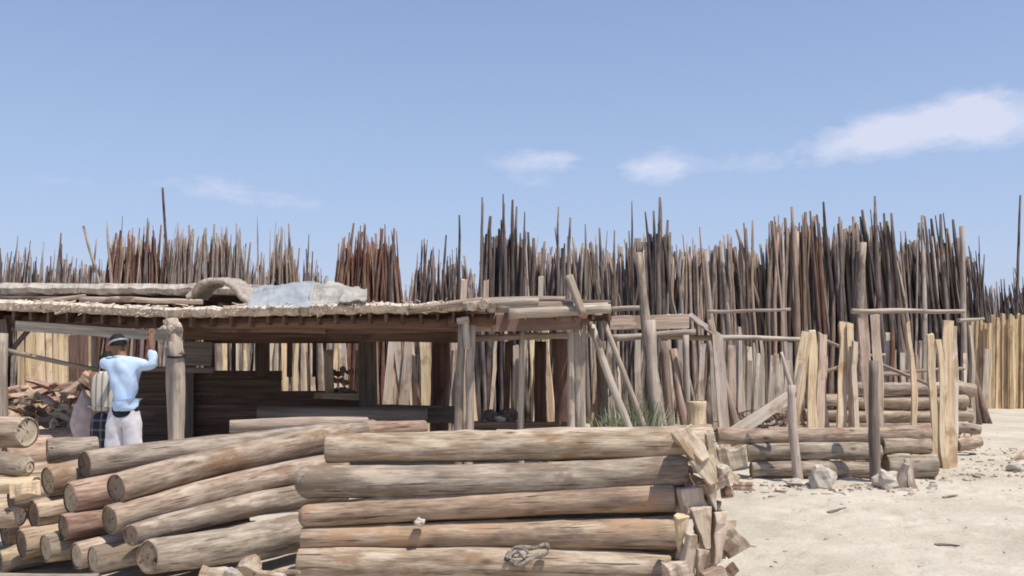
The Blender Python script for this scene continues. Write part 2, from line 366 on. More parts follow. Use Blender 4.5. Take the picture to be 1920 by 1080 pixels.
# ------------------------------------------------------------------ builders
rnd = random.Random(41)
def log_mesh(L, r1, r2, bow=.028, seg=22, sides=18, rough=.085, round1=False, round2=False, seed=None):
    seed = rnd.uniform(0, 500) if seed is None else seed
    bd = rnd.uniform(0, 6.28)
    prof = []                              # (z, radius factor)
    def endp(rd):
        return [(-.35, .50), (-.12, .80), (.10, .95), (.35, 1.0)] if rd else [(0, .90), (.02, .955), (.1, 1.0)]
    a = [(f * r1, k) for f, k in endp(round1)]
    b = [(L - f * r2, k) for f, k in endp(round2)][::-1]
    z0, z1 = a[-1][0], b[0][0]
    mid = [(z0 + (z1 - z0) * i / seg, 1.0) for i in range(1, seg)]
    rings = a + mid + b
    knots = [(rnd.uniform(.05, .95) * L, rnd.uniform(0, 6.28), rnd.uniform(.04, .12)) for _ in range(max(2, int(L * 2.2)))]
    V = []
    for (z, k) in rings:
        t = min(1, max(0, z / L))
        r = (r1 + (r2 - r1) * t) * k
        cx = bow * math.sin(math.pi * t) * math.cos(bd) + .010 * nz(seed, z * 1.2) ; cy = bow * math.sin(math.pi * t) * math.sin(bd) + .010 * nz(seed + 9, z * 1.2)
        for s in range(sides):
            a_ = 2 * math.pi * s / sides
            q = r * (1 + rough * nz(seed + z * 2.3, math.cos(a_) * 1.3, math.sin(a_) * 1.3) + rough * .45 * nz(seed + z * 6, math.cos(a_) * 3, math.sin(a_) * 3))
            for (kz, ka, kh) in knots:
                da = (a_ - ka + math.pi) % (2 * math.pi) - math.pi
                q += r * kh * math.exp(-((z - kz) / (r * .45)) ** 2 - (da / .4) ** 2)
            V.append(Vector((cx + q * math.cos(a_), cy + q * math.sin(a_), z - L / 2)))
    Fc = []
    for i in range(len(rings) - 1):
        for s in range(sides):
            a_ = i * sides + s; b_ = i * sides + (s + 1) % sides
            Fc.append((a_, b_, b_ + sides, a_ + sides))
    def capmesh(i0, flip):
        ring = V[i0:i0 + sides]; c = sum(ring, Vector()) / sides
        d = -1 if flip else 1
        v = [p.copy() for p in ring]
        for f in (.93, .55):
            v += [c + (p - c) * f - Vector((0, 0, d * (.008 if f > .9 else .004))) + Vector((0, 0, .002 * nz(seed + k * .4, f * 3))) for k, p in enumerate(ring)]
        v.append(c - Vector((0, 0, d * .004)))
        f_ = []
        for j in range(2):
            for s in range(sides):
                q = (j * sides + s, j * sides + (s + 1) % sides, (j + 1) * sides + (s + 1) % sides, (j + 1) * sides + s)
                f_.append(q if not flip else q[::-1])
        for s in range(sides):
            q = (2 * sides + s, 2 * sides + (s + 1) % sides, 3 * sides)
            f_.append(q if not flip else q[::-1])
        return v, f_
    return V, Fc, capmesh(0, True), capmesh((len(rings) - 1) * sides, False)
def log(p1, r1, p2, r2, mat, label, group=None, cat='log', name='log', e1='end_dark', e2='end_pale', **kw):
    L = (p2 - p1).length
    V, Fc, c1, c2 = log_mesh(L, r1, r2, **kw)
    o = link(name, mesh(name, V, Fc, M[mat], True), None, frame(p1, p2, rnd.uniform(0, 6.28)))
    tag(o, label, cat, group)
    nr = kw.get('sides', 18)
    for c, e in ((c1, e1), (c2, e2)):
        me = mesh('cut_end', c[0], c[1], M[e], True); me.materials.append(M['rim'])
        for q in list(me.polygons)[:nr]: q.material_index = 1; q.use_smooth = False
        k = link('cut_end', me); k.parent = o
    return o
def pole_verts(L, r1, r2, bend=.02, seg=7, sides=6, seed=0.0, sway=.02):
    V, Fc, pts, rad = [], [], [], []
    bd = seed * 7.1
    for i in range(seg + 1):
        t = i / seg; z = -L / 2 + L * t
        q = bend * L * math.sin(math.pi * t)
        pts.append(Vector((q * math.cos(bd) + sway * nz(seed, z * 1.3), q * math.sin(bd) + sway * nz(seed + 5, z * 1.3), z)))
        rad.append((r1 + (r2 - r1) * t) * (1 + .12 * nz(seed + 2, z * 3)))
    add_tube(V, Fc, pts, rad, sides, True, rough=.14, seed=seed)
    return V, Fc
def pole(p1, r1, p2, r2, mat, label, group=None, cat='pole', name='pole', parent=None, bend=.008, seg=9, sides=8, sway=.02):
    L = (p2 - p1).length
    V, Fc = pole_verts(L, r1, r2, bend, seg, sides, rnd.uniform(0, 90), sway)
    o = link(name, mesh(name, V, Fc, M[mat], True), None, frame(p1, p2))
    for poly in list(o.data.polygons)[-2:]: poly.use_smooth = False
    if parent:
        o.parent = parent
        o.matrix_parent_inverse = parent.matrix_world.inverted()
    else: tag(o, label, cat, group)
    return o
def board_verts(L, w, t, seg=5, wob=.012, taper=1.0, seed=0.0, chip=.02):
    V, Fc = [], []
    for i in range(seg + 1):
        u = i / seg; z = -L / 2 + L * u
        hw = w / 2 * (1 + (taper - 1) * u)
        ox = wob * nz(seed, z * 1.5); oy = wob * .7 * nz(seed + 4, z * 1.5)
        for k, (sx, sy) in enumerate(((-1, -1), (1, -1), (1, 1), (-1, 1))):
            e = chip * nz(seed + k * 3.1, z * 2.2)
            zz = z + ((chip * 1.2 * nz(seed + k, 8.8)) if i in (0, seg) else 0)
            V.append(Vector((ox + sx * (hw + e * .5), oy + sy * t / 2 * (1 + .1 * nz(seed + k, z * 3)), zz)))
    for i in range(seg):
        for k in range(4):
            a = i * 4 + k; b = i * 4 + (k + 1) % 4
            Fc.append((a, b, b + 4, a + 4))
    Fc.append((3, 2, 1, 0)); q = seg * 4; Fc.append((q, q + 1, q + 2, q + 3))
    return V, Fc
def bevel(me, off, seg=1):
    bm = bmesh.new(); bm.from_mesh(me)
    bmesh.ops.bevel(bm, geom=list(bm.edges), offset=off, segments=seg, affect='EDGES', profile=.6, clamp_overlap=True)
    bm.to_mesh(me); bm.free(); me.update()
def board(p1, p2, w, t, mat, label=None, group=None, cat='board', name='board', parent=None, yaw=0.0, taper=1.0, wob=.012, seg=5, chip=.02, bv=0.0):
    V, Fc = board_verts((p2 - p1).length, w, t, seg, wob, taper, rnd.uniform(0, 200), chip)
    me = mesh(name, V, Fc, M[mat])
    if bv: bevel(me, bv)
    o = link(name, me, None, frame(p1, p2, yaw))
    if parent:
        o.parent = parent; o.matrix_parent_inverse = parent.matrix_world.inverted()
    else: tag(o, label, cat, group)
    return o
def chunk(c, L, w, t, rot, mat='chip', label='', group=None, cat='offcut', name='wood_offcut', tip=.35, tri=True):
    """a split piece: wedge-shaped prism, thinner at one end, faces uneven"""
    s = rnd.uniform(0, 300)
    sec = [(-.5, -.4), (.5, -.5), (.38, .12), (-.05, .55), (-.42, .2)] if tri else [(-.5, -.5), (.5, -.46), (.47, .5), (-.46, .44)]
    n = len(sec); V, Fc = [], []
    st = [-.5, -.28, -.05, .18, .36, .5]
    for i, z in enumerate(st):
        k = 1 - (1 - tip) * (z + .5)
        for j, (x, y) in enumerate(sec):
            V.append(Vector((x * w * k * (1 + .42 * nz(s + j, z * 3)) + w * .12 * nz(s + 20, z * 2), y * t * (k * .6 + .4) * (1 + .42 * nz(s + j + 9, z * 3)), z * L + (.10 * L * nz(s + j, 4) if i in (0, 5) else 0))))
    for i in range(len(st) - 1):
        for j in range(n):
            a = i * n + j; b = i * n + (j + 1) % n
            Fc.append((a, b, b + n, a + n))
    Fc.append(tuple(reversed(range(n)))); q = (len(st) - 1) * n; Fc.append(tuple(range(q, q + n)))
    me = mesh(name, V, Fc, M[mat]); bevel(me, min(w, t) * .045)
    o = link(name, me); o.location = c; o.rotation_euler = rot
    return tag(o, label, cat, group)
def rock(c, r, sq, label, name='stone', cat='stone', group=None, mat='stone', sub=3):
    bm = bmesh.new(); bmesh.ops.create_icosphere(bm, subdivisions=sub, radius=1)
    s = rnd.uniform(0, 99)
    for v in bm.verts:
        p = v.co
        d = 1 + .55 * noise.noise(p * 1.3 + Vector((s, 0, 0))) + .18 * noise.noise(p * 3 + Vector((s, 3, 0))) - .12 * abs(noise.noise(p * 2.1 + Vector((3, s, 0))))
        v.co = Vector((p.x * sq[0], p.y * sq[1], p.z * sq[2])) * d * r
    me = bpy.data.meshes.new(name); bm.to_mesh(me); bm.free(); me.materials.append(M[mat])
    o = link(name, me); o.location = c
    bpy.context.view_layer.update()
    return tag(o, label, cat, group) if label else o
def pr(px, Y): return px * Y / F

# ------------------------------------------------------------------ tall standing poles behind everything
LOOK = {'pole_grey': 'grey', 'pole_brown': 'brown', 'pole_red': 'reddish', 'pole_dark': 'blackish', 'pole_tan': 'tan'}
def tall_poles():
    lib = []
    for k in range(18):
        s = 3.7 * k
        lib.append(pole_verts(1.0, 1.0, 1.0, .0, 7, 6, s, 0))
    # cluster: x0, x1, mean top, jitter, count, depth, materials, group, label
    CL = [
     (1440, 1565, 418, 16, 38, 20.6, ['pole_brown', 'pole_brown', 'pole_grey', 'pole_red'], 'brown poles standing behind the cream boards', 'rough {} pole standing in the dense rack above the cream boards'),
     (1560, 1692, 420, 22, 38, 20.4, ['pole_grey', 'pole_grey', 'pole_brown', 'pole_dark'], 'grey poles in the thickest rack', 'tall knotty {} pole in the thickest rack behind the small log piles'),
     (1690, 1808, 440, 26, 34, 20.6, ['pole_brown', 'pole_dark', 'pole_grey'], 'poles at the end of the tall rack', 'tall {} pole near the end of the rack beside the yellow slabs'),
     (900, 1002, 425, 28, 26, 21.0, ['pole_dark', 'pole_dark', 'pole_grey'], 'dark tallest poles above the shed end', 'tall {} pole in the high bunch above the shed roof end'),
     (1000, 1182, 458, 20, 46, 21.0, ['pole_grey', 'pole_grey', 'pole_brown'], 'grey poles beyond the leaning braces', 'slim {} pole standing in the rack beyond the leaning braces'),
     (1180, 1268, 432, 26, 26, 20.8, ['pole_dark', 'pole_grey', 'pole_dark'], 'dark poles behind the big leaning post', 'tall {} pole in the bunch behind the big leaning post'),
     (1266, 1442, 455, 16, 46, 20.8, ['pole_brown', 'pole_grey', 'pole_tan', 'pole_brown'], 'fawn poles above the long rail', 'straight {} pole standing in the rack above the long thin rail'),
     (622, 755, 448, 20, 44, 24.5, ['pole_red', 'pole_red', 'pole_brown'], 'reddish poles behind the plastic sheet', '{} pole in the fanned bunch behind the plastic sheet'),
     (770, 886, 478, 22, 20, 25.0, ['pole_dark', 'pole_grey', 'pole_brown'], 'sparse dark poles', '{} pole in the sparse row between the reddish bunch and the tallest bunch'),
     (193, 302, 436, 18, 30, 25.0, ['pole_brown', 'pole_tan', 'pole_red'], 'brown poles above the upper roof', '{} pole in the bunch standing above the upper shed roof'),
     (300, 456, 436, 14, 40, 25.0, ['pole_grey', 'pole_grey', 'pole_brown'], 'grey poles above the curled mat', '{} pole in the even bunch above the curled mat'),
     (496, 556, 455, 26, 16, 25.5, ['pole_tan', 'pole_grey', 'pole_brown'], 'pale poles in the peaked bunch', 'thin {} pole in the small peaked bunch behind the grey tarpaulin'),
     (558, 606, 495, 18, 9, 25.5, ['pole_dark', 'pole_grey'], 'short dark poles', 'short {} pole in the gap beside the reddish bunch'),
     (456, 494, 480, 22, 6, 25.5, ['pole_grey'], 'few thin grey poles', 'thin {} pole in the gap between the even bunch and the peaked bunch'),
     (-10, 66, 476, 20, 15, 26.0, ['pole_grey', 'pole_dark'], 'low grey poles at the roof end', 'low {} pole standing behind the end of the thatched roof'),
     (66, 196, 490, 20, 22, 26.0, ['pole_grey', 'pole_dark', 'pole_grey'], 'thin scattered poles', 'thin {} pole in the scattered row beside the warm brown bunch'),
     (1806, 1850, 478, 24, 12, 26.6, ['pole_dark', 'pole_grey'], 'low dark poles by the yellow slabs', 'low {} pole standing just past the end of the tall rack'),
     (-10, 640, 502, 16, 70, 27.5, ['pole_tan', 'pole_grey', 'pole_brown'], 'low pale poles between the left bunches', 'low thin {} pole filling the gaps between the bunches behind the shed'),
     (755, 905, 515, 18, 18, 27.5, ['pole_tan', 'pole_grey'], 'low pale poles before the tallest bunch', 'low thin {} pole filling the gap before the tallest blackish bunch'),
     (1846, 1960, 535, 14, 30, 30.0, ['pole_dark', 'pole_grey'], 'far low poles', 'short far {} pole standing behind the yellow slab row'),
    ]
    SP = [(905, 366, 0), (948, 360, 1), (963, 371, 1), (982, 394, 0), (1050, 384, 1), (1068, 404, 0), (1100, 417, 0), (1128, 424, 0), (1152, 429, 0), (1187, 373, 0), (1213, 393, 1), (1239, 366, 2),
          (1512, 398, 0), (1530, 392, 0), (1557, 374, 2), (1652, 363, 2), (1668, 396, 1), (1682, 396, 1), (1748, 402, 1), (1776, 398, 1), (1801, 408, 1), (1842, 440, 0), (480, 402, 0), (512, 412, 0), (522, 422, 0),
          (575, 436, 1), (670, 420, 0), (680, 418, 0), (737, 425, 1), (860, 400, 2), (834, 438, 1), (794, 445, 0), (105, 434, 2), (22, 440, 0), (220, 402, 0), (271, 414, 2), (1700, 430, 0), (1420, 410, 0), (1404, 415, 0), (1460, 420, 0)]
    recs = []
    for (x0, x1, top, jit, n, Y, mats, group, label) in CL:
        for layer, frac in ((0, 1.0), (1, 1.15), (2, 1.15)):
            cnt = max(2, int(n * frac * (1.3 if Y < 24 else 1.75) * (1 if layer else .95)))
            for i in range(cnt):
                u = (i + rnd.uniform(.05, .95)) / cnt
                px = x0 + (x1 - x0) * u
                if layer == 0: ty = top + abs(rnd.gauss(0, jit)) * (1 if rnd.random() < .6 else -1) * .9
                elif layer == 1: ty = top + rnd.uniform(0, 42)
                else: ty = top + rnd.uniform(12, 80)
                edge = min(u, 1 - u)
                if edge < .12: ty += (0.12 - edge) * 260 * rnd.uniform(.3, 1)
                fan = (u - .5) * (0.55 if 'reddish' in group or 'peaked' in group else .22)
                dY = (-.25, .0, .35)[layer] * 1.2 + rnd.uniform(-.12, .12)
                thin = .75 if Y > 24 else 1.0
                if layer == 1: thin *= .95
                recs.append(dict(px=px, ty=ty, Y=Y + dY, mat=rnd.choice(mats), group=group, label=label, fan=-fan + rnd.gauss(0, .12) * (2.2 if rnd.random() < .12 else 1), thin=thin * rnd.choice((.6, .7, .8, .95, 1.1, 1.4)), layer=layer + (1.5 if Y > 24 else 0)))
    for (px, ty, w) in SP:
        c = min(CL, key=lambda c: 0 if c[0] <= px <= c[1] else min(abs(c[0] - px), abs(c[1] - px)))
        recs.append(dict(px=px, ty=ty, Y=c[5] - .45, mat='pole_dark' if w else c[6][0], group=c[7], label=c[8], fan=rnd.gauss(0, .05), thin=(.7, .95, 1.25)[w] * (1 if c[5] < 24 else .8), layer=-1))
    recs.sort(key=lambda r: r['layer'])
    meshes = {}
    SV, SF, SM = [], [], []
    nkeep = 0
    for r in recs:
        Y = r['Y']; topz = CAMZ + (HY - r['ty']) / F * Y
        tip = Vector(((r['px'] - 960) / F * Y + r['fan'] * .5, Y + .3, topz))
        foot = Vector(((r['px'] - 960) / F * Y - r['fan'], Y - .35, -.05))
        L = (tip - foot).length
        rb = .062 * r['thin']; rt = rb * rnd.uniform(.3, .5)
        fr = frame(foot, tip, rnd.uniform(0, 6.28))
        k = rnd.randrange(18)
        if nkeep < 296:
            nkeep += 1
            key = (k, r['mat'])
            if key not in meshes:
                V, Fc = pole_variant(k)
                meshes[key] = mesh('pole', V, Fc, M[r['mat']], True)
            o = bpy.data.objects.new('pole', meshes[key]); col.objects.link(o)
            o.matrix_world = fr @ Matrix.Diagonal((rb / .05, rb / .05, L / 4.0, 1))
            tag(o, r['label'].format(LOOK[r['mat']]), 'pole', r['group'])
        else:
            V, Fc = pole_variant(k)
            b = len(SV); mm = fr @ Matrix.Diagonal((rb / .05, rb / .05, L / 4.0, 1))
            SV += [mm @ v for v in V]; SF += [tuple(i + b for i in f) for f in Fc]; SM += [r['mat']] * len(Fc)
    names = ['pole_grey', 'pole_brown', 'pole_red', 'pole_dark', 'pole_tan']
    me = mesh('standing_poles', SV, SF, None, True)
    for nm in names: me.materials.append(M[nm])
    me.polygons.foreach_set('material_index', [names.index(x) for x in SM])
    tag(link('standing_poles', me), 'further thin poles crowded behind the front poles of the racks', 'poles', kind='stuff')
_pv = {}
def pole_variant(k):
    if k not in _pv:
        V, Fc, pts, rad = [], [], [], []
        s = 11.3 * k + 2; n = 9
        rr = random.Random(k)
        bend = rr.uniform(.0, .11); bd = rr.uniform(0, 6.28)
        for i in range(n + 1):
            t = i / n; z = -2 + 4 * t
            q = bend * math.sin(math.pi * t)
            pts.append(Vector((q * math.cos(bd) + .03 * nz(s, z * .9), q * math.sin(bd) + .03 * nz(s + 7, z * .9), z)))
            rad.append(.05 * (1 - (.38 + .12 * (k % 3)) * t ** 1.3) * (1 + .16 * nz(s + 3, z * 2.5)) * (1 if t < 1 else .7))
        add_tube(V, Fc, pts, rad, 6, True, rough=.2, seed=s)
        _pv[k] = (V, Fc)
    return _pv[k]
tall_poles()
pole(G(330, 24.4, 0), .05, W(305, 352, 24.6), .03, 'pole_dark', 'lone thin pole rising highest above the even bunch behind the curled mat')
pole(G(262, 24.3, 0), .06, W(156, 424, 24.6), .03, 'pole_grey', 'grey pole leaning sharply across the scattered poles beside the warm brown bunch')
pole(G(1903, 26.2, 0), .05, W(1913, 366, 26.6), .028, 'pole_dark', 'lone tall thin pole rising over the yellow slab row')
pole(G(1806, 19.9, 0), .07, W(1803, 424, 20.1), .05, 'post', 'straight pale pole standing at the end of the tall rack')
pole(G(1610, 19.7, 0), .12, W(1618, 455, 20), .075, 'log_grey', 'thick mottled grey trunk standing in front of the tall rack')
pole(G(1358, 19.6, 0), .07, W(1322, 470, 20), .04, 'pole_tan', 'pale tan pole leaning in the fawn rack')

# ------------------------------------------------------------------ rails that hold the racks
def rail(x0, y0, x1, y1, Y, r, label, mat='post', Y2=None):
    return pole(W(x0, y0, Y), r, W(x1, y1, Y2 or Y), r * .8, mat, label, 'rails tied across the racks', 'rail', 'rail', bend=.006, seg=12)
rail(1325, 585, 1482, 580, 19.2, .04, 'thin grey rail across the fawn rack, above the long rail')
rail(1596, 583, 1808, 584, 18.9, .055, 'knotty grey rail tied across the thickest rack of poles')
rail(1795, 601, 1845, 598, 19.0, .04, 'short pale rail end next to the yellow slab row')
rail(1145, 580, 1205, 576, 16.5, .05, 'short rail stub just past the end of the shed roof')
rail(1240, 632, 1505, 637, 14.6, .048, 'long thin straight rail between the leaning post and cream boards')
rail(1148, 633, 1304, 622, 13.4, .055, 'thick pale rail running behind the foot of the big leaning post')

# ------------------------------------------------------------------ yellow slab row, far end of the yard
for i in range(34):
    px = 1822 + i * 3.9 + rnd.uniform(-1, 1)
    Y = 25.2 + rnd.choice((0, .15, .3))
    if i < 6: px = 1822 + i * 9
    top = 604 - (px - 1822) * .16 + rnd.uniform(-7, 9)
    board(G(px, Y - .3, -.03), W(px + rnd.uniform(-3, 3), top, Y), rnd.uniform(.07, .13), rnd.uniform(.05, .09), 'yellow' if rnd.random() < .9 else 'pole_tan',
          'yellow bark-edged slab in the upright row at the far end of the yard', 'yellow slabs in the far upright row', 'slab', 'slab', yaw=rnd.uniform(-.4, .4), taper=rnd.uniform(.7, 1), seg=6, chip=.05)
board(G(1846, 24.6, -.03), W(1852, 655, 24.9), .17, .05, 'post', 'grey brown slab, shorter than its neighbours, in front of the yellow row', None, 'slab', 'slab')

# ------------------------------------------------------------------ slabs leaning behind the shed
def slabs():
    # px base, px top, y top, width px, depth, material
    rows = []
    def run(x0, x1, step, top, jit, Y, mats, w, lean=14, gap=0.12):
        x = x0
        while x < x1:
            if rnd.random() > gap:
                rows.append((x, x + rnd.uniform(-lean, lean), top + rnd.uniform(-jit, jit), rnd.uniform(*w), Y + rnd.uniform(-.2, .2), rnd.choice(mats)))
            x += step * rnd.uniform(.7, 1.3)
    run(385, 690, 13, 615, 12, 18.2, ['slab', 'slab', 'pinkish', 'cream'], (7, 14))
    run(700, 860, 17, 622, 16, 17.8, ['cream', 'cream', 'pinkish', 'slab'], (8, 22), 26, .08)
    run(860, 1080, 14, 636, 22, 17.4, ['slab', 'slab', 'cream', 'pinkish'], (7, 18), 18, .2)
    run(1080, 1350, 15, 640, 20, 17.2, ['slab', 'slab', 'pole_brown', 'pole_grey', 'pole_grey'], (6, 15), 20, .2)
    run(1340, 1485, 11, 640, 26, 17.6, ['slab', 'slab', 'pole_grey', 'post'], (7, 12), 10, .1)
    run(1655, 1800, 11, 640, 30, 18.2, ['pole_brown', 'pole_brown', 'pole_red', 'slab'], (6, 11), 14, .1)
    spec = [('near the shed window', 690), ('behind the shed bench', 860), ('under the far end of the roof', 1080), ('behind the leaning braces', 1350), ('below the long rail', 1485), ('behind the stacked short logs', 1900)]
    look = {'slab': 'pale grey slab', 'cream': 'cream sawn slab', 'pinkish': 'pinkish sawn slab', 'pole_brown': 'brown barked slab', 'pole_grey': 'dull grey slab', 'post': 'silvery grey slab', 'pole_red': 'reddish barked slab'}
    for (xb, xt, top, w, Y, m) in rows:
        where = next(s for s, lim in spec if xb < lim)
        board(G(xb, Y - .5, -.03), W(xt, top, Y), pr(w, Y), rnd.uniform(.035, .07), m, look[m] + ' leaning upright ' + where, look[m] + 's ' + where, 'slab', 'slab',
              yaw=rnd.uniform(-.5, .5), taper=rnd.uniform(.4, 1.0), seg=6, chip=.05, wob=.035)
slabs()
# dark lumber under the roof end; the trunks' dark colour fills in its shaded gaps
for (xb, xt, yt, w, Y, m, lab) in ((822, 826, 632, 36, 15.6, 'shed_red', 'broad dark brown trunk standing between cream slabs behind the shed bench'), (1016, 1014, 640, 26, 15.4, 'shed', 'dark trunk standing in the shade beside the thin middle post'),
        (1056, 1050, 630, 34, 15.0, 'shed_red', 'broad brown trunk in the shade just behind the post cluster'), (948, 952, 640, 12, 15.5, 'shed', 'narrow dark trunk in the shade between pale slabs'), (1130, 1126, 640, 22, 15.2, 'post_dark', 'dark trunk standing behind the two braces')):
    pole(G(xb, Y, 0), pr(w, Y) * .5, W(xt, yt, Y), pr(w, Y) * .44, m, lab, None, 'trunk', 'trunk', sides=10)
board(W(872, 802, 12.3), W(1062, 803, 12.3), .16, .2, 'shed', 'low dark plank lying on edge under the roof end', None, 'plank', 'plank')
rock(W(918, 780, 12.6), .10, (1.1, .9, .8), 'dark round lump lying on the low dark plank', 'lump', 'lump', None, 'post_dark')
rock(W(955, 778, 12.6), .11, (1.2, .9, .8), 'bigger dark lump beside the thin middle post', 'lump', 'lump', None, 'post_dark')
rock(W(938, 786, 12.35), .06, (1.2, .9, .7), 'small pale stone between the two dark lumps')
# sunlit yellow slabs seen under the roof end
for i in range(13):
    px = 40 + i * 11 + rnd.uniform(-3, 3)
    board(G(px, 19.6, 0), W(px + rnd.uniform(-5, 5), 608 + rnd.uniform(-6, 8), 20), pr(12, 20), .06, rnd.choice(('yellow', 'cream', 'cream', 'yellow')),
          'sunlit yellow slab standing behind the firewood heap', 'yellow slabs behind the firewood heap', 'slab', 'slab', yaw=rnd.uniform(-.3, .3), taper=.85)
board(G(148, 17.2, 0), W(147, 628, 17.4), pr(34, 17.3), .08, 'shed', 'dark brown board standing upright beside the yellow slabs', None, 'board', 'board')

# ------------------------------------------------------------------ shed
def attach(o, p):
    o.parent = p; o.matrix_parent_inverse = p.matrix_world.inverted(); return o
def shed():
    s = empty('timber_shed', G(500, 13, 0)); bpy.context.view_layer.update()
    tag(s, 'open timber shed with a ragged thatched eave and dark plank back wall', 'shed')
    FY = 11.0
    # thatched edge: ragged strip following the eave, with depth
    eave = [(-90, 560), (0, 569), (120, 573), (250, 580), (330, 583), (430, 580), (560, 578), (700, 574), (770, 575), (830, 572), (880, 569)]
    def ey(px):
        for (a, ya), (b, yb) in zip(eave, eave[1:]):
            if a <= px <= b: return ya + (yb - ya) * (px - a) / (b - a)
        return eave[-1][1]
    V, Fc = [], []
    N = 260
    for i in range(N + 1):
        px = -90 + 970 * i / N
        th = .062 + .025 * nz(px * .03) + .02 * nz(px * .13, 4) + .008 * nz(px * .5, 9)
        z = CAMZ + (HY - ey(px)) / F * FY + .02 * nz(px * .05, 2) + .012 * nz(px * .31, 5)
        x = (px - 960) / F * FY
        drip = .07 * max(0, nz(px * .4, 7) - .05) + .10 * max(0, nz(px * .12, 3) - .12) + .05 * max(0, nz(px * 1.1, 1) - .2)
        fy = FY + .05 * nz(px * .2, 6)
        sect = [(fy + .5, z - .07), (fy + .06, z - .075 - drip * .4), (fy - .01, z - .055 - drip), (fy - .045, z + th * .12), (fy - .02, z + th * .5), (fy + .09, z + th * .68), (fy + .6, z + th * .55), (fy + 5.2, z + .13 + th * .6)]
        for (yy, zz) in sect: V.append(Vector((x + .015 * nz(px, zz * 9), yy + .02 * nz(px * .6, zz * 7), zz)))
    k = 8
    for i in range(N):
        for j in range(k - 1):
            a = i * k + j; Fc.append((a, a + k, a + k + 1, a + 1))
        a = i * k; Fc.append((a + k - 1, a + 2 * k - 1, a + k, a))
    Fc.append(tuple(range(k))); Fc.append(tuple(reversed(range(N * k, N * k + k))))
    th = attach(link('thatch', mesh('thatch', V, Fc, M['thatch'], False)), s)
    # ragged straw ends poking out of it
    V, Fc = [], []
    for i in range(240):
        px = rnd.uniform(-60, 870); z = CAMZ + (HY - ey(px)) / F * FY
        p = Vector(((px - 960) / F * FY, FY - .02, z + rnd.uniform(-.05, .06)))
        q = p + Vector((rnd.gauss(0, .05), rnd.uniform(-.12, -.02), rnd.uniform(-.07, .03)))
        add_tube(V, Fc, [p + Vector((0, .2, .01)), q], [.008, .004], 4)
    st = link('straw', mesh('straw', V, Fc, M['thatch'])); st['kind'] = 'stuff'; attach(st, s)
    # roof boards of the front lean-to, running front to back
    x = -6.7
    while x < 1.1:
        w = rnd.uniform(.17, .24)
        px = x / FY * F + 960
        z0 = CAMZ + (HY - min(ey(px), 579)) / F * FY - .098
        board(Vector((x + w / 2, FY + .12, z0)), Vector((x + w / 2, 16.1, z0 + .12 + rnd.uniform(-.01, .01))), .03, w - .006, 'shed', name='roof_board', parent=s, seg=3, wob=.006, chip=.006)
        x += w
    # cover added over the open end's roof boards to block sun leaking through
    V, Fc = [], []
    for j in range(9):
        for i in range(9):
            px = 872 + 262 * i / 8; yy = FY + .3 + 4.9 * j / 8
            V.append(Vector(((px - 960) / F * FY, yy, CAMZ + (HY - 579) / F * FY - .06 + .025 * j / 8 * 4.9 / 1.0 + .012 * nz(i * 1.3, j * 1.7))))
    for j in range(8):
        for i in range(8):
            a = j * 9 + i; Fc.append((a, a + 1, a + 10, a + 9))
    ec = link('sun_leak_cover', mesh('sun_leak_cover', V, Fc, M['thatch'])); md = ec.modifiers.new('s', 'SOLIDIFY'); md.thickness = .04; md.offset = 1; attach(ec, s)
    # beams under the eave
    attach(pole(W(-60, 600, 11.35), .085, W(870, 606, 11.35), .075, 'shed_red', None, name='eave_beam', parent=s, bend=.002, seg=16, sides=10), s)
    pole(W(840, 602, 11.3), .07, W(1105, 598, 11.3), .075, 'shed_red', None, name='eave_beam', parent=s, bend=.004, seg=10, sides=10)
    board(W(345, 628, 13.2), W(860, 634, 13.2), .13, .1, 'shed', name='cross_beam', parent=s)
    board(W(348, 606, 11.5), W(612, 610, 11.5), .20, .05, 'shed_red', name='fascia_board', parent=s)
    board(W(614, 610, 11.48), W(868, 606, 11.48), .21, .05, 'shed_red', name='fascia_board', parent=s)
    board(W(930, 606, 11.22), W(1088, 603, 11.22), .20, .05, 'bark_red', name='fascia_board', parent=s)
    # back wall: planks below and above a strip of openings
    BY = 15.5
    z = .0; i = 0
    edges = [.0, .22, .45, .67, .90, 1.10, 1.24]
    for a, b in zip(edges, edges[1:]):
        xl = 252 + rnd.uniform(-4, 6)
        xr = 640 if b > 1.0 else (600 if b > .9 else 700)
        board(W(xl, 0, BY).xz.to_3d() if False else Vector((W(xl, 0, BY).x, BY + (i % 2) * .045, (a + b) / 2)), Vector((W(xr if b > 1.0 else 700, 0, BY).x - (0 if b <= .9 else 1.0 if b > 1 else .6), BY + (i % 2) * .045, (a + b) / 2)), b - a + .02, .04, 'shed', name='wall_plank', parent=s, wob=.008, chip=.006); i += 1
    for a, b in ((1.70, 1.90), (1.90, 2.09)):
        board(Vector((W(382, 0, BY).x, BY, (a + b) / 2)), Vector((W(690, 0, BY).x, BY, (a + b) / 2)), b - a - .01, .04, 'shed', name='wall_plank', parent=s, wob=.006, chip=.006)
    for px, w in ((392, 20), (438, 7), (492, 26), (543, 9), (590, 8)):
        board(G(px, BY + .05, 1.15), G(px, BY + .05, 1.78), pr(w, BY), .06, 'shed', name='stud', parent=s, wob=.004)
    board(G(355, 15.4, 0), G(355, 15.4, 2.1), pr(18, 15.4), .08, 'post_dark', name='stud', parent=s)
    # inner panel above the wall near the main post
    board(W(335, 662, 15.3), W(398, 664, 15.3), .40, .03, 'bench', name='wall_panel', parent=s)
    board(W(250, 692, 15.25), W(402, 694, 15.25), .09, .05, 'bench', name='wall_rail', parent=s)
    # posts
    board(G(690, 14.6, 0), G(690, 14.6, 2.1), pr(30, 14.6), .22, 'post_dark', name='post', parent=s, wob=.02)
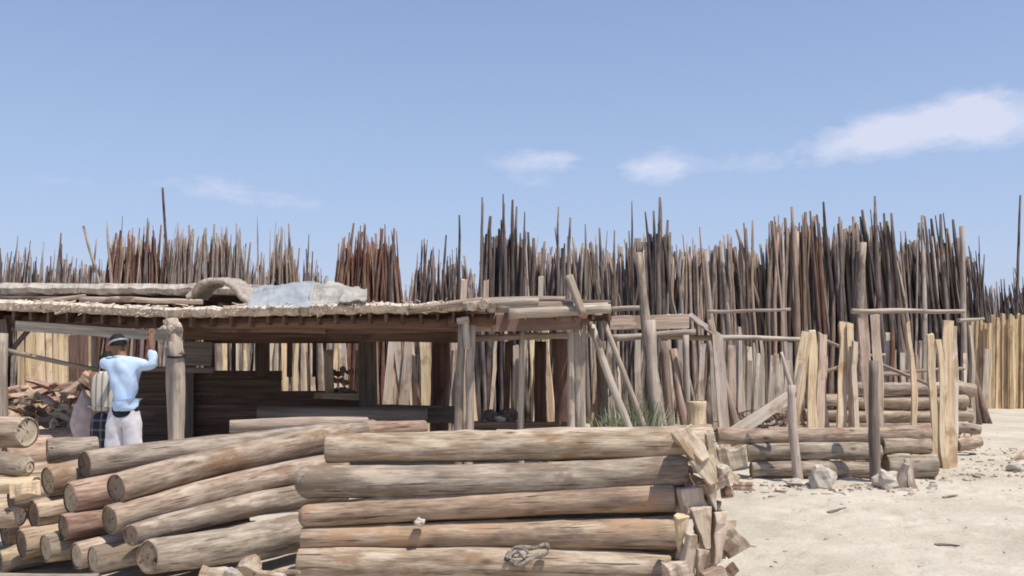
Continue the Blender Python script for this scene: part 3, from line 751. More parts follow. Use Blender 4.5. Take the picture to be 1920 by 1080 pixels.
    pole(G(336, 10.75, -.05), .088, W(330, 640, 10.75), .08, 'post', None, name='post', parent=s, bend=.004, seg=12, sides=12)
    pole(W(333, 668, 10.75), .075, W(318, 600, 10.85), .085, 'post', None, name='post_fork', parent=s, bend=.03, seg=6, sides=12)
    log_knob = rock(W(320, 613, 10.8), .105, (1.15, .9, .85), '', name='post_knob', mat='post'); attach(log_knob, s)
    pole(G(324, 10.85, -.05), .05, W(318, 652, 10.85), .045, 'post', None, name='post', parent=s, seg=8)
    V, Fc = [], []
    cc = W(331, 668, 10.75)
    ring = [cc + Vector((math.cos(t) * .093, math.sin(t) * .093, .01 * math.sin(t))) for t in [2 * math.pi * q / 16 for q in range(17)]]
    add_tube(V, Fc, ring, [.013] * 17, 6); attach(link('wire_tie', mesh('wire_tie', V, Fc, M['dark_cloth'], True)), s)
    pole(G(3, 10.9, -.05), .07, W(4, 625, 10.9), .06, 'post', None, name='post', parent=s, seg=8, sides=10)
    board(W(5, 600, 11.25), W(12, 668, 11.2), .13, .1, 'post_dark', name='post_block', parent=s)
    pole(W(18, 662, 11.2), .03, W(52, 620, 11.25), .03, 'post_dark', None, name='brace', parent=s)
    pole(G(177, 11.6, -.05), .045, W(176, 612, 11.6), .04, 'post', None, name='post', parent=s)
    board(W(30, 611, 11.15), W(322, 631, 11.15), pr(19, 11.15), .06, 'post', name='cross_board', parent=s, seg=8)
    pole(W(15, 657, 11.0), .03, W(182, 693, 11.5), .028, 'pole_tan', None, name='cross_rail', parent=s)
    # roof end, right of the thatch: posts and poles laid on top
    pole(G(862, 11.15, -.05), .058, W(867, 596, 11.15), .05, 'post', None, name='post', parent=s, seg=10, sides=10)
    pole(G(878, 11.1, -.05), .055, W(884, 610, 11.1), .05, 'post', None, name='post', parent=s, seg=10, sides=10)
    board(W(858, 602, 11.0), W(880, 598, 11.0), .07, .05, 'post', name='post_block', parent=s)
    board(W(873, 600, 11.03), W(876, 655, 11.03), .075, .05, 'post', name='post_block', parent=s)
    pole(G(977, 11.6, -.05), .045, W(979, 618, 11.6), .035, 'post', None, name='post', parent=s, seg=8)
    for a, b, r in ((1070, 1072, .05), (1083, 1082, .055), (1097, 1092, .045)):
        pole(G(a, 11.3 + rnd.uniform(-.1, .1), -.05), r, W(b, 604, 11.3), r * .85, 'post', None, name='post', parent=s, seg=8)
    board(W(893, 612, 11.5), W(922, 612, 11.5), .13, .04, 'pinkish', name='end_board', parent=s)
    board(W(924, 613, 11.5), W(941, 613, 11.5), .12, .04, 'pinkish', name='end_board', parent=s)
    pole(W(700, 630, 13.6), .05, W(862, 628, 13.6), .055, 'post', None, name='tie_pole', parent=s, seg=10)
    pole(W(886, 634, 12.4), .045, W(1010, 628, 12.4), .045, 'post', None, name='tie_pole', parent=s, seg=8)
    pole(W(985, 632, 12.9), .05, W(1120, 625, 12.9), .05, 'post', None, name='tie_pole', parent=s, seg=8)
    for (x0, y0, x1, y1, Y, r, m) in ((765, 581, 905, 562, 10.95, .045, 'pole_tan'), (868, 573, 1010, 566, 10.9, .05, 'post'), (930, 577, 1075, 572, 10.92, .06, 'pole_tan'), (985, 571, 1130, 577, 11.15, .055, 'pole_tan'),
                                      (955, 587, 1145, 580, 10.85, .062, 'post'), (890, 566, 1060, 562, 11.4, .05, 'pole_tan'), (1010, 579, 1140, 574, 11.0, .05, 'post'), (1020, 570, 1145, 569, 11.6, .05, 'pole_brown')):
        pole(W(x0, y0, Y), r, W(x1, y1, Y), r * .85, m, None, name='roof_pole', parent=s, seg=10, bend=.012, sides=9)
    for px, py in ((884, 575), (906, 571), (922, 577)):       # pole ends poking out over the eave
        pole(Vector((W(px, py, 10.8).x, 10.74 + rnd.uniform(0, .06), W(px, py, 10.8).z)), .055, Vector((W(px, py, 10.8).x + .1, 12.6, W(px, py, 10.8).z + .12)), .045, 'pole_tan', None, name='roof_pole', parent=s, seg=6, bend=.01, sides=9)
    # upper roof layer behind, over the left part
    UY = 12.5
    V, Fc = [], []
    N = 120
    for i in range(N + 1):
        px = -120 + 590 * i / N
        x = (px - 960) / F * UY
        z1 = CAMZ + (HY - (531 + .004 * px)) / F * UY + .02 * nz(px * .06) + .008 * nz(px * .4, 2)
        thk = .13 + .045 * nz(px * .05, 5) + .012 * nz(px * .33, 8)
        for (yy, zz) in ((UY + .4, z1 - thk), (UY, z1 - thk), (UY - .03, z1 - thk * .5), (UY + .03, z1), (UY + 1.2, z1 + .06), (UY + 3.4, z1 + .1)):
            V.append(Vector((x, yy + .03 * nz(px * .3, zz * 5), zz)))
    k = 6
    for i in range(N):
        for j in range(k - 1):
            a = i * k + j; Fc.append((a, a + k, a + k + 1, a + 1))
        a = i * k; Fc.append((a + k - 1, a + 2 * k - 1, a + k, a))
    Fc.append(tuple(range(k))); Fc.append(tuple(reversed(range(N * k, N * k + k))))
    attach(link('upper_roof', mesh('upper_roof', V, Fc, M['grey_thatch'], False)), s)
    for i in range(15):          # dark poles carrying the upper layer
        px = -60 + i * 38 + rnd.uniform(-8, 8)
        z = CAMZ + (HY - 556) / F * 12.6
        pole(Vector((W(px, 0, 12.6).x, 12.65 + rnd.uniform(0, .3), z - .1)), .03, Vector((W(px + rnd.uniform(-60, 60), 0, 12.6).x, 15.9, z + .04)), .035, 'bench', None, name='rafter', parent=s, seg=5)
    board(W(-60, 560, 13.4), W(690, 566, 13.4), .2, .05, 'shed', name='gap_shade_board', parent=s)  # dark board added in place of the shadow between the roof layers
    for (x0, y0, x1, y1, Y, r, m) in ((80, 566, 160, 556, 12.2, .03, 'pole_tan'), (150, 563, 250, 559, 12.1, .04, 'pole_grey'), (0, 558, 120, 562, 12.3, .03, 'pole_grey'), (230, 560, 380, 566, 12.3, .035, 'post')):
        pole(W(x0, y0, Y), r, W(x1, y1, Y), r, m, None, name='roof_pole', parent=s, seg=6)
    return s
SHED = shed()

# things in and on the shed
log(W(485, 776, 13.4), .125, W(802, 780, 13.4), .12, 'bench', 'thick grey brown beam lying across the shed under the window', None, 'beam', 'beam', e1='end_dark', e2='end_dark', rough=.03)
board(W(700, 775, 13.9), W(856, 777, 13.9), .25, .14, 'post_dark', 'dark square beam end lying behind the thick grey brown beam', None, 'beam', 'beam')
board(W(592, 741, 14.9), W(688, 744, 14.9), .09, .3, 'cream', 'pale board lying as a ledge below the shed window', None, 'board', 'board')
board(G(618, 15.0, .9), W(616, 656, 15.0), pr(17, 15), .04, 'pinkish', 'pale upright board standing on the ledge in the shed window', None, 'board', 'board')
board(G(678, 15.3, .8), W(676, 658, 15.3), pr(18, 15), .04, 'slab', 'grey upright board at the edge of the shed window', None, 'board', 'board')
for k in range(9):
    chunk(W(628 + (k % 3) * 12 + rnd.uniform(-3, 3), 732 - (k // 3) * 17 + rnd.uniform(-3, 3), 15.1), .14, .1, .1, (rnd.uniform(0, 3), rnd.uniform(0, 3), rnd.uniform(0, 3)), 'fire',
          'small brown wood block piled in the shed window', 'wood blocks in the shed window', 'wood block', 'wood_block', tip=.8)
def grid_cloth(name, fn, nu, nv, mat, label, cat, th=.012):
    V = [fn(i / nu, j / nv) for j in range(nv + 1) for i in range(nu + 1)]
    Fc = [(j * (nu + 1) + i, j * (nu + 1) + i + 1, (j + 1) * (nu + 1) + i + 1, (j + 1) * (nu + 1) + i) for j in range(nv) for i in range(nu)]
    o = link(name, mesh(name, V, Fc, M[mat], True))
    md = o.modifiers.new('s', 'SOLIDIFY'); md.thickness = th; md.offset = 0
    return tag(o, label, cat)
def tarp_fn(u, v):
    px = 462 + u * 122
    p0, p1 = W(px, 579 - 3 * u, 10.9), W(px + 6, 531 + 3 * math.sin(u * 5) + (14 * (1 - u) ** 6), 12.3)
    p = p0.lerp(p1, v)
    p.z += .05 * nz(u * 3, v * 2.2, 1) + .05 * (.3 - abs(nz(u * 5 + v * 2, v * 3 - u, 4))) + .03 * (.3 - abs(nz(u * 12, v * 8, 2)))
    return p
grid_cloth('tarpaulin', tarp_fn, 40, 24, 'tarp', 'grey plastic tarpaulin draped down the shed roof beside the curled mat', 'tarpaulin')
def cloth_fn(u, v):
    px = 580 + u * 108
    lo = 577 - 12 * u; hi = 531 + 3 * u + 30 * max(0, u - .5) ** 1.3
    p = W(px, lo, 10.93).lerp(W(px, hi, 12.3), v)
    p.z += .06 * nz(u * 4, v * 3, 8) + .07 * (.3 - abs(nz(u * 6 - v * 2, v * 4 + u, 6))) + .035 * (.3 - abs(nz(u * 14, v * 9, 5)))
    return p
grid_cloth('roof_cloth', cloth_fn, 40, 24, 'cloth', 'crumpled pale cloth spread over the roof edge beside the grey tarpaulin', 'cloth')
def mat_fn(u, v):
    pts = [(358, 560), (372, 543), (392, 530), (414, 527), (438, 537), (460, 558), (480, 580)]
    f = u * (len(pts) - 1); i = min(int(f), len(pts) - 2); t = f - i
    def cr(k):
        a = [pts[max(0, i - 1)][k], pts[i][k], pts[i + 1][k], pts[min(len(pts) - 1, i + 2)][k]]
        return .5 * (2 * a[1] + (a[2] - a[0]) * t + (2 * a[0] - 5 * a[1] + 4 * a[2] - a[3]) * t * t + (3 * a[1] - a[0] - 3 * a[2] + a[3]) * t ** 3)
    p = W(cr(0), cr(1), 11.5)
    p.y = 11.35 + .75 * v + .10 * nz(u * 5, v * 2)
    p.z += .05 * v + .035 * nz(u * 6, v * 4, 3) - .03 * abs(nz(u * 16, v * 3, 1))
    return p
grid_cloth('curled_mat', mat_fn, 40, 14, 'mat', 'curled pale mat arched over the shed roof', 'mat', .06)
for px, dx, yt in ((866, 4, 522), (911, 2, 524), (1012, 2, 520)):
    pass
board(W(868, 580, 12.2), W(870, 524, 12.2), pr(11, 12), .05, 'pinkish', 'short pale stake poking above the roof end, nearest the sparse dark poles', None, 'stake', 'stake')
board(W(911, 580, 12.2), W(912, 526, 12.2), pr(10, 12), .05, 'pinkish', 'short pale stake poking above the roof end under the tallest dark poles', None, 'stake', 'stake')
board(W(1013, 580, 12.4), W(1014, 519, 12.4), pr(9, 12), .04, 'slab', 'short grey stake poking above the roof poles beside the slanting pale pole', None, 'stake', 'stake')
pole(W(1092, 590, 10.7), .055, W(1068, 518, 10.9), .05, 'pole_tan', 'short pale pole slanting up off the end of the shed roof', None, 'pole', 'pole')

# bracing poles and the big leaning post past the shed end
pole(G(1222, 11.0, 0), .05, W(1108, 610, 11.3), .045, 'post', 'long thick pale brace slanting from the roof end down to the green plant', None, 'brace', 'brace')
pole(G(1252, 11.4, 0), .04, W(1132, 600, 11.5), .035, 'post', 'thin pale brace slanting parallel behind the thicker brace', None, 'brace', 'brace')
pole(G(1255, 12.2, -.05), .105, W(1197, 474, 12.6), .05, 'log_grey', 'big grey post leaning over, taller than the shed roof beside it', None, 'post', 'post', seg=14, sides=10, bend=.012)
pole(G(1232, 12.0, -.05), .085, W(1218, 600, 12.1), .07, 'post', 'stout grey upright post at the foot of the big leaning post', None, 'post', 'post', sides=10)
pole(G(1262, 13.0, 0), .07, W(1244, 640, 13.2), .055, 'pole_brown', 'brown pole standing beside the stout grey post', None, 'pole', 'pole')
pole(G(1290, 13.2, 0), .05, W(1286, 628, 13.2), .045, 'post', 'slim silvery upright under the tilted tin sheet', None, 'post', 'post')
pole(G(1300, 13.0, 0), .07, W(1262, 655, 13.4), .06, 'pole_brown', 'brown pole leaning toward the stout grey post', None, 'pole', 'pole')
pole(G(1395, 13.8, 0), .06, W(1332, 600, 14.2), .05, 'pole_tan', 'tan pole leaning behind the wide pale board', None, 'pole', 'pole')
board(G(1362, 13.6, 0), W(1345, 628, 13.9), pr(20, 13.7), .05, 'slab', 'wide pale board leaning beside the stump block', None, 'board', 'board')
board(G(1372, 13.9, 0), W(1372, 648, 14.1), pr(14, 13.9), .05, 'pinkish', 'rough pinkish board just behind the wide pale board', None, 'board', 'board')
# tilted sheets
def sheet_fn(u, v):
    p = W(1142 + u * 152, 614 - 20 * u + 2 * math.sin(u * 9), 13.9); q = W(1160 + u * 140, 596 - 6 * u, 15.4)
    r = p.lerp(q, v); r.z += .02 * math.sin(u * 40) + .02 * nz(u * 5, v * 3); return r
grid_cloth('tin_sheet', sheet_fn, 60, 8, 'sheet', 'pale weathered tin sheet lying tilted on rails past the shed end', 'sheet', .01)
def sheet2_fn(u, v):
    p = W(1289 + u * 66, 592 + 50 * u, 13.9); q = W(1296 + u * 60, 588 + 44 * u, 15.6)
    r = p.lerp(q, v); r.z += .015 * nz(u * 5, v * 3); return r
grid_cloth('bark_sheet', sheet2_fn, 20, 8, 'bench', 'brown bark sheet sloping down behind the wide pale board', 'sheet', .03)
board(W(1144, 606, 13.6), W(1292, 602, 13.6), pr(26, 13.6), .03, 'pinkish', 'pale pinkish board on edge under the tin sheet', None, 'board', 'board')
board(W(1060, 618, 11.25), W(1080, 600, 11.25), .12, .06, 'post', 'small pale block wedged at the top of the post cluster', None, 'block', 'block')
log(G(1307, 12.4, .55), .13, W(1306, 752, 12.4), .125, 'cream', 'short cream stump block standing beside the wide pale board', None, 'stump', 'stump', e1='end_pale', e2='end_pale', rough=.03, seg=6)
log(G(1307, 12.4, .0), .14, G(1307, 12.4, .55), .14, 'log_grey', 'grey stump carrying the short cream stump block', None, 'stump', 'stump', e1='end_dark', e2='end_dark', seg=6)

# grass clump
def clump():
    V, Fc = [], []
    for i in range(620):
        u = rnd.random()
        px = 1138 + 96 * u + rnd.gauss(0, 5)
        Y = 11.9 + rnd.uniform(-.35, .35)
        b = G(px + rnd.gauss(0, 8), Y, 0)
        h = (.74 + .28 * math.sin(u * 2.6)) * rnd.uniform(.45, 1.1)
        d = Vector((rnd.gauss(-.1 + .25 * u, .25), rnd.gauss(-.1, .22), 0))
        w = rnd.uniform(.008, .018); side = Vector((rnd.uniform(-1, 1), rnd.uniform(-1, 1), 0)).normalized() * w
        pts = [b + d * (t * t) + Vector((0, 0, h * t * (1 - .22 * t * abs(d.x) * 2))) for t in (0, .35, .7, 1)]
        k = len(V)
        for q, f in zip(pts, (1, 1, .75, .1)): V += [q - side * f, q + side * f]
        for j in range(3): Fc.append((k + 2 * j, k + 2 * j + 1, k + 2 * j + 3, k + 2 * j + 2))
    s = empty('grass_clump', G(1190, 11.9, 0)); bpy.context.view_layer.update()
    tag(s, 'clump of tall green grass growing at the foot of the leaning braces', 'plant')
    o = link('leaves', mesh('leaves', V, Fc, M['leaf'])); o['kind'] = 'stuff'; attach(o, s)
clump()

# ------------------------------------------------------------------ firewood heap seen through the shed
for i in range(95):
    px = rnd.uniform(-40, 178)
    lim = 700 + 26 * abs(math.sin(px * .035)) + (10 if px < 40 else 0)
    Y = 17.0 + rnd.uniform(-.5, .4)
    py = rnd.uniform(lim, 800)
    chunk(W(px, py, Y - (py - 700) * .006), rnd.uniform(.25, .5), rnd.uniform(.1, .2), rnd.uniform(.09, .16), (rnd.uniform(-.6, .6) + 1.57, rnd.uniform(-.7, .7), rnd.uniform(-1.6, 1.6)), 'fire',
          'split reddish firewood chunk in the heap under the roof end', 'firewood chunks in the heap', 'firewood', 'firewood_chunk', tip=.75)
def sack():
    bm = bmesh.new(); bmesh.ops.create_uvsphere(bm, u_segments=20, v_segments=14, radius=1)
    for v in bm.verts:
        p = v.co.copy(); t = (p.z + 1) / 2
        k = 1 - .62 * t ** 2.2
        v.co = Vector((p.x * .17 * k, p.y * .15 * k, p.z * .33)) * (1 + .14 * noise.noise(p * 2.2))
    me = bpy.data.meshes.new('sack'); bm.to_mesh(me); bm.free(); me.materials.append(M['sack'])
    me.polygons.foreach_set('use_smooth', [True] * len(me.polygons))
    o = link('sack', me); o.location = W(156, 778, 11.9); o.location.z = W(156, 782, 11.9).z
    tag(o, 'pale pink sack slumped on the timber beside the standing people', 'sack')
sack()
log(G(60, 12.2, .48), .09, G(245, 12.4, .46), .09, 'log_grey', 'grey log lying under the pale pink sack', None, seg=12)

# ------------------------------------------------------------------ people
def skin_mesh(name, verts, edges, radii, mat, parent, sub=2, root=0, wr=0.0):
    me = bpy.data.meshes.new(name); me.from_pydata([tuple(v) for v in verts], edges, [])
    o = bpy.data.objects.new(name, me); col.objects.link(o)
    md = o.modifiers.new('skin', 'SKIN'); md.use_smooth_shade = True
    sv = me.skin_vertices[0].data if me.skin_vertices else None
    if sv is None:
        bm = bmesh.new(); bm.from_mesh(me); bm.verts.layers.skin.verify(); bm.to_mesh(me); bm.free(); sv = me.skin_vertices[0].data
    for i, r in enumerate(radii):
        sv[i].radius = r if isinstance(r, tuple) else (r, r); sv[i].use_root = (i == root)
    s2 = o.modifiers.new('sub', 'SUBSURF'); s2.levels = sub; s2.render_levels = sub
    dg = bpy.context.evaluated_depsgraph_get()
    nm = bpy.data.meshes.new_from_object(o.evaluated_get(dg))
    col.objects.unlink(o); bpy.data.objects.remove(o)
    nm.materials.clear(); nm.materials.append(mat)
    if wr:
        for v in nm.vertices:
            p = v.co; d = wr * (.9 * nz(p.x * 10 + p.z * 3, p.y * 10, p.z * 4) + .9 * (.35 - abs(nz(p.x * 13 - p.z * 8, p.y * 9, 3 + p.z * 6))) + .5 * (.3 - abs(nz(p.x * 20 + p.z * 22, p.y * 16, p.z * 5))))
            v.co = p + Vector((p.x, p.y, 0)).normalized() * d
    nm.polygons.foreach_set('use_smooth', [True] * len(nm.polygons))
    k = link(name, nm); k.parent = parent
    return k
def chain(spec):
    """spec: list of (key, pos, radius, parent key)"""
    idx, V, E, Rr = {}, [], [], []
    for key, p, r, par in spec:
        idx[key] = len(V); V.append(Vector(p)); Rr.append(r)
        if par is not None: E.append((idx[par], idx[key]))
    return V, E, Rr
def hand_spec(tagk, wrist, fwd, side, parent):
    """palm, four unequal bent fingers and a thumb leaving the side"""
    w = Vector(wrist); f = Vector(fwd).normalized(); s = Vector(side).normalized(); n = f.cross(s)
    sp = [(tagk + 'palm', w + f * .055, (.036, .022), parent)]
    for k, (o, ln) in enumerate(((-.03, .068), (-.01, .08), (.01, .074), (.029, .058))):
        a = w + f * .088 + s * o; b = a + f * ln * .55 + n * ln * .12; c = b + f * ln * .35 + n * ln * .35
        sp += [(tagk + 'k%d' % k, a, .0105, tagk + 'palm'), (tagk + 'm%d' % k, b, .0092, tagk + 'k%d' % k), (tagk + 't%d' % k, c, .0078, tagk + 'm%d' % k)]
    a = w + f * .03 - s * .042; b = a + f * .035 - s * .02 + n * .015
    sp += [(tagk + 'th', a, .0125, tagk + 'palm'), (tagk + 'th2', b, .0105, tagk + 'th')]
    return sp
def person_blue():
    s = empty('person', G(232, 10.55, 0)); tag(s, 'person in a light blue shirt and white trousers reaching up to the roof beam', 'person')
    # local frame: x right, y away from the camera, z up; seen from behind, right arm up on the beam, head bent to the left
    sh = 1.385
    head = Vector((-.075, .03, 1.56))
    spec = [('pel', (0, 0, .92), (.105, .085), None), ('wa', (0, 0, 1.08), (.095, .075), 'pel'), ('ch', (0, .01, 1.25), (.115, .085), 'wa'), ('nb', (-.01, .015, 1.41), (.075, .07), 'ch'),
            ('nk', (-.045, .02, 1.465), (.055, .055), 'nb'), ('jaw', head + Vector((-.02, .03, -.045)), (.07, .075), 'nk'), ('cr', head + Vector((0, 0, .045)), (.083, .092), 'jaw'), ('tp', head + Vector((0, 0, .10)), (.05, .055), 'cr'),
            ('nose', head + Vector((-.055, .10, -.02)), .014, 'jaw'), ('ear', head + Vector((.082, 0, -.015)), (.012, .02), 'jaw'), ('ear2', head + Vector((-.085, -.01, -.015)), (.012, .02), 'jaw'),
            ('sR', (.15, .01, 1.375), .048, 'ch'), ('eR', (.335, .0, 1.36), .040, 'sR'), ('wR', (.295, .04, 1.60), .032, 'eR'),
            ('sL', (-.16, .01, 1.375), .048, 'ch'), ('eL', (-.285, .06, 1.36), .042, 'sL'), ('wL', (-.21, .27, 1.43), .032, 'eL'),
            ('hR', (.085, 0, .84), .075, 'pel'), ('kR', (.10, .02, .48), .06, 'hR'), ('aR', (.105, 0, .09), .04, 'kR'), ('fR', (.11, .14, .035), .035, 'aR'),
            ('hL', (-.085, 0, .84), .075, 'pel'), ('kL', (-.10, .02, .48), .06, 'hL'), ('aL', (-.105, 0, .09), .04, 'kL'), ('fL', (-.11, .14, .035), .035, 'aL')]
    spec += hand_spec('R', (.295, .04, 1.60), (-.05, .25, 1), (1, 0, 0), 'wR') + hand_spec('L', (-.21, .27, 1.43), (.3, 1, .35), (-1, 0, 0), 'wL')
    skin_mesh('body', *chain(spec), M['skin'], s)
    sh_ = [('wa', (.0, 0, 1.08), (.128, .108), None), ('hem', (.012, 0, .98), (.15, .13), 'wa'), ('hem2', (.035, -.012, .87), (.168, .15), 'hem'), ('hem3', (.035, -.012, .85), (.09, .08), 'hem2'), ('ch', (0, .0, 1.25), (.152, .118), 'wa'), ('nb', (-.01, .01, 1.385), (.105, .085), 'ch'),
           ('sR', (.15, .01, 1.375), .075, 'ch'), ('uR', (.245, .005, 1.345), .066, 'sR'), ('eR', (.335, 0, 1.36), .058, 'uR'), ('wR', (.302, .03, 1.53), .046, 'eR'),
           ('sL', (-.16, .01, 1.375), .075, 'ch'), ('uL', (-.22, .03, 1.375), .064, 'sL'), ('eL', (-.285, .06, 1.36), .058, 'uL'), ('wL', (-.215, .24, 1.415), .046, 'eL')]
    skin_mesh('shirt', *chain(sh_), M['shirt'], s, sub=3, wr=.024)
    V, Fc = [], []
    ring = [Vector((-.04 + math.cos(t) * .066, .02 + math.sin(t) * .062, 1.43 - .012 * math.sin(t))) for t in [2 * math.pi * q / 20 for q in range(21)]]
    add_tube(V, Fc, ring, [.017] * 21, 7, rough=.2); k = link('collar', mesh('collar', V, Fc, M['shirt'], True)); k.parent = s
    V, Fc = [], []
    V2, E2, R2 = chain([('p', (0, 0, .90), (.15, .12), None), ('w', (.01, 0, 1.03), (.115, .095), 'p'), ('hR', (.085, 0, .78), (.12, .12), 'p'), ('kR', (.10, .015, .46), (.105, .105), 'hR'), ('aR', (.105, 0, .10), (.085, .085), 'kR'),
                        ('hL', (-.085, 0, .78), (.12, .12), 'p'), ('kL', (-.10, .015, .46), (.105, .105), 'hL'), ('aL', (-.105, 0, .10), (.085, .085), 'kL')])
    skin_mesh('trousers', V2, E2, R2, M['white_cloth'], s, sub=3, wr=.02)
    hair(s, head, (.092, .104, .10))
    V, Fc = [], []
    ring = [head + Vector((math.cos(t) * .094, math.sin(t) * .108, .035 + .035 * math.cos(t + .6))) for t in [2 * math.pi * q / 20 for q in range(21)]]
    add_tube(V, Fc, ring, [.012] * 21, 7); k = link('headband', mesh('headband', V, Fc, M['cap'], True)); k.parent = s
    # dark scarf tied round the waist, hanging at the back
    skin_mesh('waist_scarf', *chain([('a', (.012, 0, .99), (.09, .08), None), ('b', (.012, -.005, .915), (.165, .14), 'a'), ('c', (.02, -.005, .815), (.165, .145), 'b'), ('d', (.04, -.015, .76), (.09, .09), 'c')]), M['dark_cloth'], s, sub=3, wr=.012)
    s.scale = (1.0, 1.0, 1.065)
def hair(s, head, rad):
    bm = bmesh.new(); bmesh.ops.create_icosphere(bm, subdivisions=3, radius=1)
    bmesh.ops.delete(bm, geom=[v for v in bm.verts if v.co.z < -.45 or (v.co.y > .55 and v.co.z < .35)], context='VERTS')
    for v in bm.verts:
        p = v.co; v.co = head + Vector((p.x * rad[0], p.y * rad[1] - .008, p.z * rad[2] + .03)) * 1 + p * .012 * noise.noise(p * 6)
    me = bpy.data.meshes.new('hair'); bm.to_mesh(me); bm.free(); me.materials.append(M['hair'])
    me.polygons.foreach_set('use_smooth', [True] * len(me.polygons))
    k = link('hair', me); k.parent = s
def person_plaid():
    s = empty('person', G(196, 11.0, 0)); tag(s, 'person in a striped vest and dark plaid wrap, half hidden behind the one in blue', 'person')
    head = Vector((.03, .06, 1.47))
    spec = [('pel', (0, 0, .9), (.125, .10), None), ('wa', (0, 0, 1.05), (.12, .09), 'pel'), ('ch', (0, .02, 1.22), (.14, .10), 'wa'), ('nb', (.01, .03, 1.335), (.07, .068), 'ch'), ('nk', (.02, .04, 1.385), (.054, .054), 'nb'),
            ('jaw', head + Vector((0, .03, -.045)), (.07, .075), 'nk'), ('cr', head + Vector((0, 0, .045)), (.083, .092), 'jaw'), ('tp', head + Vector((0, 0, .1)), (.05, .055), 'cr'),
            ('nose', head + Vector((0, .115, -.02)), .014, 'jaw'), ('ear', head + Vector((.085, 0, -.015)), (.012, .02), 'jaw'), ('ear2', head + Vector((-.085, 0, -.015)), (.012, .02), 'jaw'),
            ('sR', (.165, .02, 1.31), .058, 'ch'), ('eR', (.20, .10, 1.05), .043, 'sR'), ('wR', (.16, .28, .98), .031, 'eR'), ('sL', (-.15, .02, 1.31), .058, 'ch'), ('eL', (-.165, .12, 1.06), .043, 'sL'), ('wL', (-.12, .30, 1.0), .031, 'eL'),
            ('hR', (.08, 0, .85), .085, 'pel'), ('kR', (.09, .02, .47), .058, 'hR'), ('aR', (.09, 0, .09), .04, 'kR'), ('fR', (.1, .14, .035), .035, 'aR'),
            ('hL', (-.08, 0, .85), .085, 'pel'), ('kL', (-.09, .02, .47), .058, 'hL'), ('aL', (-.09, 0, .09), .04, 'kL'), ('fL', (-.1, .14, .035), .035, 'aL')]
    spec += hand_spec('R', (.16, .28, .98), (-.1, 1, .1), (1, 0, 0), 'wR') + hand_spec('L', (-.12, .30, 1.0), (.1, 1, .1), (-1, 0, 0), 'wL')
    skin_mesh('body', *chain(spec), M['skin'], s)
    skin_mesh('vest', *chain([('wa', (0, 0, 1.03), (.15, .115), None), ('hem', (0, 0, .95), (.155, .12), 'wa'), ('hem2', (0, 0, .93), (.09, .08), 'hem'), ('ch', (0, .02, 1.21), (.165, .12), 'wa'), ('nb', (.01, .03, 1.32), (.095, .085), 'ch'), ('sR', (.15, .02, 1.30), .075, 'ch'), ('sL', (-.14, .02, 1.30), .075, 'ch')]), M['striped'], s)
    skin_mesh('plaid_wrap', *chain([('a', (0, 0, .94), (.165, .13), None), ('b', (0, 0, .65), (.175, .155), 'a'), ('c', (0, 0, .35), (.18, .165), 'b'), ('d', (0, 0, .12), (.18, .17), 'c')]), M['plaid'], s)
    hair(s, head, (.094, .106, .10))
person_blue(); person_plaid()

# ------------------------------------------------------------------ front log stack
fs = 'horizontal logs of the front stack'
def flog(x0, y0, r0, x1, y1, r1, Y, mat, label, grp=fs, **kw):
    return log(W(x0, y0, Y), pr(r0, Y), W(x1, y1, Y), pr(r1, Y), mat, label, grp, **kw)
flog(612, 842, 27, 1322, 831, 33, 6.68, 'log', 'topmost log of the front stack, thick and pale with a shaded underside', seg=30, sides=22, round1=False, bow=.008)
flog(566, 903, 31, 1286, 882, 30, 6.60, 'log_grey', 'grey log second from the top of the front stack, with a rounded butt', seg=30, sides=22, round1=True, bow=.03)
flog(570, 968, 23, 1262, 932, 28, 6.54, 'log_orange', 'third log down the front stack, orange wood showing through its bark', seg=30, sides=22, bow=.022, round1=True)
flog(566, 1010, 21, 1268, 999, 33, 6.50, 'log_orange', 'fourth log down the front stack, tapering from a thick orange end', seg=30, sides=22, bow=.03)
flog(560, 1060, 32, 1256, 1068, 31, 6.46, 'log', 'lowest log of the front stack, resting on the ground under the twisted vine', seg=30, sides=22, bow=.03)
flog(930, 829, 26, 1334, 824, 29, 6.98, 'log', 'log lying close behind the topmost log, its blunt end past the split offcuts', seg=20)
flog(700, 905, 30, 1296, 893, 30, 6.92, 'log_grey', 'grey log tucked behind the second log of the front stack', seg=16)
flog(690, 972, 30, 1280, 965, 30, 6.86, 'log', 'log tucked behind the third log of the front stack', seg=16)
flog(690, 1035, 30, 1278, 1035, 30, 6.82, 'log_grey', 'log tucked behind the lower logs of the front stack', seg=16)

# ------------------------------------------------------------------ angled log pile
ap = 'slanting logs of the second pile'
def alog(x0, y0, r0, Y0, x1, y1, r1, Y1, mat, label, **kw):
    return log(W(x0, y0, Y0), pr(r0, Y0), W(x1, y1, Y1), pr(r1, Y1), mat, label, ap, **kw)
alog(158, 872, 27, 6.85, 700, 806, 19, 9.1, 'log_grey', 'uppermost slanting log, grey, running to behind the topmost front log', seg=26, sides=20, bow=.045)
alog(216, 916, 29, 6.35, 650, 816, 22, 8.4, 'log', 'pale slanting log with a dark bark rim round its sawn end', seg=26, sides=20, bow=.045)
alog(205, 975, 27, 6.25, 640, 868, 22, 8.1, 'log', 'slanting log below the pale one with the dark bark rim', seg=26, sides=20, bow=.04)
alog(245, 1004, 21, 6.12, 640, 922, 23, 7.95, 'log_grey', 'thin slanting log second from the bottom of the slanting pile', seg=26, sides=20, bow=.04)
alog(276, 1046, 32, 6.0, 660, 985, 36, 7.8, 'log_grey', 'thickest slanting log at the bottom, its broad sawn end near the ground', seg=26, sides=22, bow=.012)
alog(590, 815, 20, 8.6, 796, 801, 12, 9.4, 'log_red', 'thin reddish log end lying beyond the slanting pile', seg=14)
